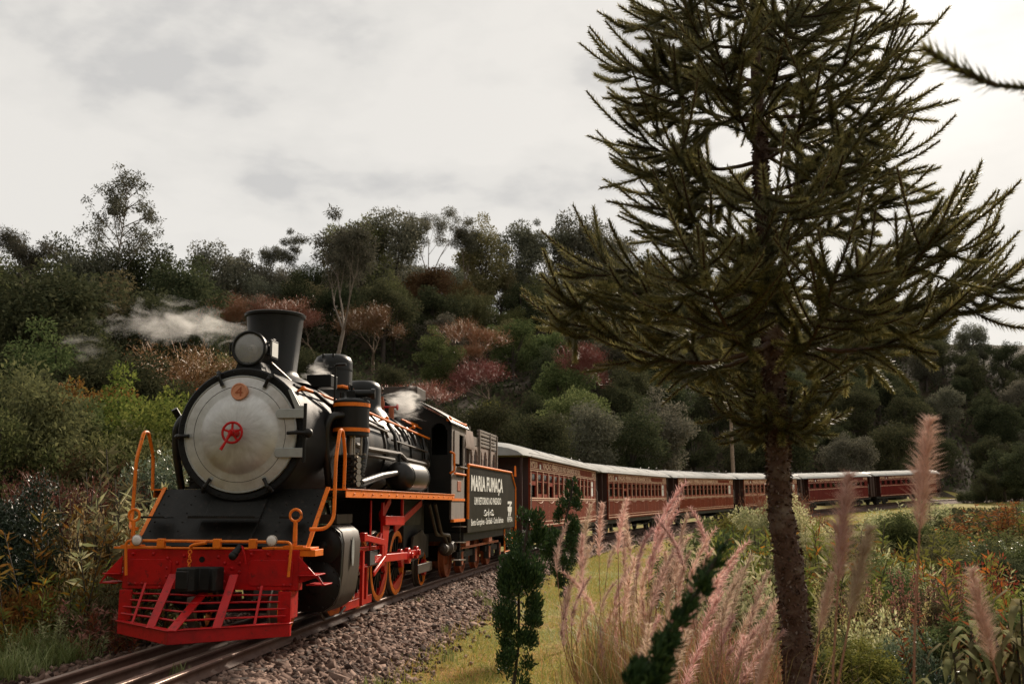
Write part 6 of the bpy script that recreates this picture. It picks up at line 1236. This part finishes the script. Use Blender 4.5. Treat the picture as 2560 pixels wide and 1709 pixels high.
plume_clump(1490, 10.0, [(1428, 1150), (1458, 1168), (1470, 1195), (1512, 1120), (1520, 1150), (1500, 1190), (1445, 1230), (1480, 1250), (1525, 1230), (1540, 1260), (1460, 1310), (1500, 1320), (1430, 1390), (1475, 1400), (1530, 1370)], 'tallest pink plume grass clump in front of the second coach', 2)
plume_clump(1590, 9.5, [(1560, 1200), (1575, 1160), (1590, 1225), (1608, 1240), (1545, 1250), (1560, 1290), (1600, 1300), (1630, 1145), (1580, 1340), (1620, 1330), (1550, 1390), (1600, 1400), (1645, 1260), (1640, 1390)], 'pink plume grass clump right of the tallest one', 3)
plume_clump(1680, 8.6, [(1665, 1300), (1690, 1275), (1705, 1330), (1730, 1310), (1660, 1390), (1700, 1400), (1740, 1390), (1760, 1345), (1640, 1440), (1690, 1460), (1735, 1450)], 'leaning pink plume grass clump beside the pine trunk', 4)
plume_clump(1580, 8.0, [(1500, 1430), (1540, 1440), (1580, 1450), (1620, 1470), (1480, 1480), (1560, 1500)], 'low pink plume grass clump at the bottom edge', 5, 900)
BIG = plume_mesh(990, 800, .40, .028, .095, .0013, .02)
def tall_plume(u0, v0, u1, v1, dep, L_, label, sc):
    t_ = at_px(u0 * K, v0 * K, dep); b_ = at_px(u1 * K, v1 * K, dep); d = (t_ - b_) / np.linalg.norm(t_ - b_); tp = t_ - d * L_; g = ground(tp[0], dep); k = (tp[2] - g + .1) / max(.2, d[2]); bs = tp - d * k
    P = empty('plume_stalk', (bs[0], bs[1], g)); tag(P, label, 'plume grass', 'single tall pink plumes'); stalk(P, (0, 0, bs[2] - g), Vector(tp - np.array([bs[0], bs[1], g])), 0, .008, BIG, L_ / .40, 'stem')
tall_plume(2103, 935, 2112, 1200, 3.9, .42, 'tallest single pink plume right of the pine trunk', 1)
tall_plume(1917, 1062, 1928, 1400, 3.9, .40, 'taller of the pair of pink plumes right of the trunk', 1)
tall_plume(1972, 1180, 1950, 1450, 4.1, .36, 'shorter plume of the pair right of the trunk', 1)
tall_plume(2195, 1290, 2275, 1500, 4.2, .36, 'pink plume leaning left near the right edge', 1)
tall_plume(1895, 1290, 1880, 1480, 5.0, .28, 'small pink plume close to the pine trunk', 1)
tall_plume(1755, 1450, 1730, 1640, 5.0, .25, 'small pink plume at the bottom left of the trunk', 1)
# ------------------------------------------------------------ slender cypresses
def cypress(pts, label, seed, n=9000, tr_=.02):
    rng = np.random.default_rng(seed); Pp = np.array([at_px(u * K, v * K, d) for u, v, d, r in pts]); rad = np.array([r for *_, r in pts]); base = Pp[0].copy(); g = ground(base[0], base[1]); o0 = np.array([base[0], base[1], g]); Pp = np.concatenate([[o0 + [0, 0, -.1]], Pp]) - o0; rad = np.concatenate([[.02], rad])
    P = empty('cypress', tuple(o0)); tag(P, label, 'cypress'); s = np.linspace(0, 1, len(Pp))
    obj_np('trunk', *frusta(Pp[:-1], Pp[1:], [tr_] * (len(Pp) - 1), [tr_ * .6] * (len(Pp) - 1), 6), M['darkbark'], P, True)
    m = 84; tc_ = rng.uniform(0, 1, m); C = np.stack([np.interp(tc_, s, Pp[:, k]) for k in range(3)], 1); rc = np.interp(tc_, s, rad); a = rng.uniform(0, 6.28, m); C[:, 0] += np.cos(a) * rc * .7; C[:, 1] += np.sin(a) * rc * .7; keep = rc > (.03 if tr_ > .01 else .012)
    C, rc = C[keep], rc[keep]; rd = rc * rng.uniform(.22, .50, len(rc)); p = rd ** 2; idx = rng.choice(len(C), n, p=p / p.sum()); d = unit(rng.normal(size=(n, 3))); o_ = d * (rd[idx] * rng.random(n) ** .45)[:, None]; o_[:, 2] *= 1.35
    ax = unit(Pp[-1] - Pp[1]); A = unit(d * .55 + ax * 1.0 + rng.normal(size=(n, 3)) * .35); o = obj_np('foliage', *leaf_quads(rng, C[idx] + o_, A, rng.uniform(.018, .045, n) * (1.45 if tr_ > .01 else 1), .010 * (1.6 if tr_ > .01 else 1)), LM['cypress'], P)
cypress([(1178, 1570, 10, .19), (1190, 1480, 10, .17), (1190, 1420, 10, .24), (1190, 1360, 10, .21), (1197, 1300, 10, .22), (1205, 1240, 10, .22), (1216, 1180, 10, .12)], 'irregular dark cypress in the grass strip beside the tender', 31, 13000)
cypress([(1300, 1465, 14.4, .03), (1296, 1380, 14.4, .03), (1293, 1320, 14.4, .16), (1285, 1250, 14.4, .28), (1298, 1190, 14.4, .20), (1310, 1140, 14.4, .14), (1314, 1098, 14.4, .07)], 'thin dark cypress with a bare stem in front of the first coach', 32, 9000)
cypress([(1465, 1575, 3.0, .060), (1505, 1510, 3.0, .044), (1545, 1445, 3.0, .020), (1590, 1370, 3.0, .028), (1632, 1300, 3.0, .022), (1668, 1238, 3.0, .012)], 'blurred dark cypress leaning right at the bottom', 33, 2900, .006)
# a small dark shoot by the second coach
# ------------------------------------------------------------ monkey puzzle pine
def pine_shoots(rng, P, Wd, n_leaf, L_, droop=.0):
    """P: (N,K,3) shoot axes. Spiky leaves all around each axis."""
    N_, K_, _ = P.shape; t = np.tile((np.arange(n_leaf) + .5) / n_leaf, (N_, 1)) * (K_ - 1); i = np.minimum(t.astype(int), K_ - 2); f = (t - i)[..., None]; r = np.arange(N_)[:, None]
    C = P[r, i] * (1 - f) + P[r, i + 1] * f; T = unit(P[r, i + 1] - P[r, i]); a = np.arange(n_leaf)[None] * 2.39996 + rng.uniform(0, 6.28, (N_, 1)); ref = np.where(np.abs(T[..., 2:3]) < .9, [0, 0, 1.], [1., 0, 0]); u = unit(np.cross(T, ref)); w = np.cross(T, u)
    rad = u * np.cos(a)[..., None] + w * np.sin(a)[..., None]; ang = rng.uniform(.62, .95, a.shape)[..., None]; A = unit(T * np.cos(ang) + rad * np.sin(ang)); tt = t / (K_ - 1); Ls = L_ * (.75 + .35 * np.sin(np.pi * np.clip(tt * .8 + .15, 0, 1))) * rng.uniform(.8, 1.15, a.shape); Ls = Ls * np.where(tt > .9, .7, 1)
    S = np.cross(A, T); S = unit(S + 1e-6) * (Wd * .5); C = C.reshape(-1, 3); A = A.reshape(-1, 3); S = S.reshape(-1, 3); Ls = Ls.reshape(-1, 1)
    V = np.stack([C + S, C + A * Ls, C - S], 1).reshape(-1, 3); return V, np.arange(len(V)).reshape(-1, 3)
def pine_branch(tree, rng, z, az, L_, rise, trunk_at, nsh, dense=1.0, small=False, tipsag=0.0, thin=1.0):
    K_ = 7; s = np.linspace(0, 1, K_); x0, y0 = trunk_at(z); d = np.array([math.cos(az), math.sin(az)]); curve = rng.uniform(-.06, .06)
    ax = np.stack([x0 + d[0] * L_ * s - d[1] * curve * L_ * s ** 2, y0 + d[1] * L_ * s + d[0] * curve * L_ * s ** 2, z + L_ * (rise * s + (.30 - rise) * .55 * s ** 3 - .22 * np.sin(np.pi * s) * .6 - tipsag * s ** 2)], 1)
    br = obj_np('branch', *frusta(ax[:-1], ax[1:], np.linspace(.024, .012, K_ - 1) * (L_ / 1.6) ** .5 * thin, np.linspace(.022, .009, K_ - 1) * (L_ / 1.6) ** .5 * thin, 6), M['pinebark'], tree, True)
    sh = []
    lat = np.array([-d[1], d[0], 0.0]); out = np.array([d[0], d[1], 0]); q = np.linspace(0, 1, 6)[:, None]
    for k in range(nsh):
        t = 1 - (.72 if small else .62) * (k / max(1, nsh - 1)) ** 1.25; p = np.array([np.interp(t, s, ax[:, j]) for j in range(3)]); sg = 1 if k % 2 else -1; ang = rng.uniform(.25, 1.15) if k else 0
        dr = unit(out * math.cos(ang) + lat * sg * math.sin(ang) + np.array([0, 0, rng.normal(.0, .32)])); l = rng.uniform(.40, .72) if not small else rng.uniform(.18, .32)
        up = rng.uniform(.10, .60) if (t > .55 or rng.random() < .5) else rng.uniform(-.6, .1); l *= 1.0 if t > .6 else .8
        sh.append(p + dr * l * q + np.array([0, 0, 1]) * l * up * q ** 2)
        if rng.random() < .45 * dense and not small:   # forked shoot
            p2 = sh[-1][2]; a2 = unit(rng.normal(size=3) * .55 + dr); l2 = l * rng.uniform(.5, .75); sh.append(p2 + a2 * l2 * q + np.array([0, 0, 1]) * l2 * up * q ** 2)
    S = np.array(sh); v1, f1 = pine_shoots(rng, S, .0135, 190 if not small else 95, .064); ntri = len(f1)
    nd = obj_np('needles', v1, f1, LM['needle'], br); nd.data.materials.append(LM['needletip']); nl = ntri // len(S); mi = np.zeros(ntri, np.int32); j = np.arange(ntri) % nl; mi[(j > nl * .45)] = 1; nd.data.polygons.foreach_set('material_index', mi); nd['kind'] = 'stuff'
    # leaves on the main axis
    v2, f2 = pine_shoots(rng, ax[None, 1:], .012, int((190 if thin == 1 else 420) * L_), .05); obj_np('axis_needles', v2, f2, LM['needle'], br)['kind'] = 'stuff'
    sv, sf = frusta(S[:, :-1].reshape(-1, 3), S[:, 1:].reshape(-1, 3), np.full(len(S) * 5, .009), np.full(len(S) * 5, .007), 4); obj_np('twigs', sv, sf, M['pinebark'], br)['kind'] = 'stuff'
def pine(base, trunk_pts, whorls, label, seed):
    rng = np.random.default_rng(seed); tree = empty('monkey_puzzle_pine', base); tag(tree, label, 'pine tree'); B = np.array(base); T = np.array(trunk_pts); zs = T[:, 2]
    def trunk_at(z): return np.interp(z, zs, T[:, 0]), np.interp(z, zs, T[:, 1])
    zz = np.concatenate([np.arange(zs[0], zs[-1], .045)]); cx_, cy_ = trunk_at(zz); rr_ = np.interp(zz, zs, T[:, 3]) * (1 + .09 * np.maximum(0, np.sin(zz * 17)) ** 6 + .05 * np.sin(zz * 4.1) + .06 * rng.normal(size=len(zz))); k = 22; a = np.arange(k) * 2 * math.pi / k
    R_ = rr_[:, None] * (1 + .08 * rng.normal(size=(len(zz), k))); V = np.stack([cx_[:, None] + R_ * np.cos(a), cy_[:, None] + R_ * np.sin(a), np.repeat(zz[:, None], k, 1)], -1).reshape(-1, 3)
    i = (np.arange(len(zz) - 1)[:, None] * k + np.arange(k)[None]); j = np.arange(len(zz) - 1)[:, None] * k + (np.arange(k)[None] + 1) % k; tr = obj_np('trunk', V, np.stack([i, j, j + k, i + k], -1).reshape(-1, 4), M['pinebark'], tree, True)
    n = 5200; z = rng.uniform(zs[0], min(zs[-1], 5.2), n); a = rng.uniform(0, 6.28, n); tx_, ty_ = trunk_at(z); r = np.interp(z, zs, T[:, 3]); rad = np.stack([np.cos(a), np.sin(a), np.zeros(n)], 1); C = np.stack([tx_, ty_, z], 1) + rad * (r * .97)[:, None]
    up_ = np.where(rng.random(n) < .85, -.25, .6)[:, None]; sc_ = obj_np('bark_scales', *leaf_quads(rng, C, unit(rad * .55 + np.array([0, 0, 1]) * up_ + rng.normal(size=(n, 3)) * .25), rng.uniform(.018, .045, n), .022), leafmat('bark_scale', [(.035, .017, .012), (.075, .036, .024), (.13, .075, .055), (.20, .155, .13)], 0, .95, 0, .1), tr); sc_['kind'] = 'stuff'
    for (z, L_, nb, rise, nsh, small) in whorls:
        a0 = rng.uniform(0, 6.28)
        for q in range(nb): pine_branch(tree, rng, z + rng.uniform(-.05, .05), a0 + q * 2 * math.pi / nb + rng.uniform(-.25, .25), L_ * rng.uniform(.82, 1.1), rise + rng.uniform(-.08, .08), trunk_at, nsh, small=small)
    return tree, rng, trunk_at
def main_pine():
    gx, gy = 2.23, 8.0; g = ground(gx, gy); o = np.array([gx, gy, g])
    tp = [(0, 0, -.15, .125), (-.01, 0, .23 - g, .115), (-.045, .0, 1.0 - g, .105), (-.105, .0, 1.6 - g, .085), (-.10, 0, 2.2 - g, .080), (-.12, 0, 3.0 - g, .072), (-.14, 0, 4.0 - g, .058), (-.15, 0, 5.4 - g, .044), (-.15, 0, 7.4 - g, .015)]
    wh = []
    for z, L_, nb, rise, nsh, small in [(2.18, .40, 8, .05, 9, True), (2.42, .46, 5, .15, 9, True), (2.90, 1.48, 7, .0, 26, False), (3.10, 1.60, 7, .06, 26, False), (3.36, 1.42, 5, .10, 20, False), (3.80, .95, 5, .14, 15, False), (4.14, 1.0, 5, .2, 16, False), (4.48, 1.02, 6, .22, 16, False), (4.82, .98, 5, .25, 15, False), (5.16, .92, 6, .28, 15, False), (5.5, .85, 5, .32, 14, False), (5.85, .74, 5, .36, 13, False), (6.2, .58, 5, .42, 11, False), (6.6, .4, 5, .5, 8, False), (6.95, .22, 4, .7, 5, False)]:
        wh.append((z - g, L_, nb, rise, nsh, small))
    pine(tuple(o), tp, wh, 'tall spiky monkey puzzle pine filling the upper right', 71)
main_pine()
def second_pine():
    gx, gy = 2.65, 2.9; g = ground(gx, gy); tp = [(0, 0, -.15, .11), (0, 0, 2 - g, .09), (0, 0, 4.6 - g, .04), (0, 0, 5.4 - g, .012)]
    tree, rng, ta = pine((gx, gy, g), tp, [(4.9 - g, .5, 5, .5, 8, False)], 'blurred pine twig reaching in at the upper right corner', 72)
    pine_branch(tree, rng, 3.40 - g, 3.38, 1.30, -.35, ta, 3, dense=0, small=True, tipsag=.50, thin=.25)
second_pine()
# ------------------------------------------------------------ steam
def steam(name, loc, size, dens, scale, label, seed, rot=0.0, thr=.50):
    mb = MB().sphere((0, 0, 0), 1, 24, 14); o = mb.build(name, None); o.location = loc; o.scale = size; o.rotation_euler = (0, rot, 0); tag(o, label, 'steam', kind='stuff')
    m, nt, out = nodes_of(name); N = nt.nodes.new; L = nt.links.new; v = N('ShaderNodeVolumePrincipled'); v.inputs['Color'].default_value = (.95, .93, .90, 1); v.inputs['Anisotropy'].default_value = .35
    tc = N('ShaderNodeTexCoord'); ln = N('ShaderNodeVectorMath'); ln.operation = 'LENGTH'; L(tc.outputs['Object'], ln.inputs[0])
    geo = N('ShaderNodeNewGeometry'); mp = N('ShaderNodeMapping'); mp.inputs['Location'].default_value = (seed, seed * 1.7, 0); mp.inputs['Scale'].default_value = (.7, 1, 1.5); L(geo.outputs['Position'], mp.inputs[0])
    n1 = N('ShaderNodeTexNoise'); n1.inputs['Scale'].default_value = scale; n1.inputs['Detail'].default_value = 6; n1.inputs['Roughness'].default_value = .62; n1.inputs['Distortion'].default_value = 1.2; L(mp.outputs[0], n1.inputs['Vector'])
    fo = N('ShaderNodeMapRange'); fo.inputs[1].default_value = 0.1; fo.inputs[2].default_value = .98; fo.inputs[3].default_value = .11; fo.inputs[4].default_value = -.22; L(ln.outputs['Value'], fo.inputs[0])
    ad = N('ShaderNodeMath'); ad.operation = 'ADD'; L(n1.outputs['Fac'], ad.inputs[0]); L(fo.outputs[0], ad.inputs[1])
    mr = N('ShaderNodeMapRange'); mr.inputs[1].default_value = thr; mr.inputs[2].default_value = thr + .28; mr.inputs[3].default_value = 0; mr.inputs[4].default_value = dens; L(ad.outputs[0], mr.inputs[0])
    L(mr.outputs[0], v.inputs['Density']); L(v.outputs[0], out.inputs['Volume']); o.data.materials.clear(); o.data.materials.append(m)
    return o
steam('steam', (-5.0, 14.6, 4.22), (2.0, .5, .46), 2.6, 2.5, 'white steam wisp drifting left behind the headlamp', 3, .10, .46)
steam('steam', (-6.55, 15.2, 3.95), (.6, .35, .45), 1.6, 2.3, 'faint steam puff at the left end of the drifting wisp', 8)
def lp(r, s, z): return (-3.5 + s * math.sin(LA) + r * math.cos(LA), 11.8 + s * math.cos(LA) - r * math.sin(LA), z)
steam('steam', lp(.22, 2.95, 3.52), (.34, .4, .34), 7, 4.0, 'small steam puff between the chimney and the sand dome', 5)
steam('steam', lp(.50, 7.3, 3.46), (.55, .6, .46), 8, 3.6, 'white steam puff around the orange safety valve', 6, 0, .46)


# ------------------------------------------------------------ unseen trees added behind and beside the viewpoint to darken the train front
for i, (x, y, h, pal, lab) in enumerate([(-13, -3, 9, 'dark', 'dark tree added for shade left of the line opposite the viewpoint'), (-15, 4, 8, 'green', 'green tree added for shade left of the line beside the bank'), (-9, -9, 10, 'dark', 'tall dark tree added for shade behind the viewpoint near the line'), (-2, -9, 10, 'green', 'green tree added for shade straight behind the viewpoint'), (1, -16, 12, 'dark', 'tallest garden tree far behind the viewpoint'), (-7, -17, 12, 'dark', 'second tallest tree added for shade far behind the viewpoint')]):
    plant('broad', pal, x, y, h, h / 9.3 * 1.25, 'added_shade_tree', lab, 'tree', 'unseen trees added for shade')
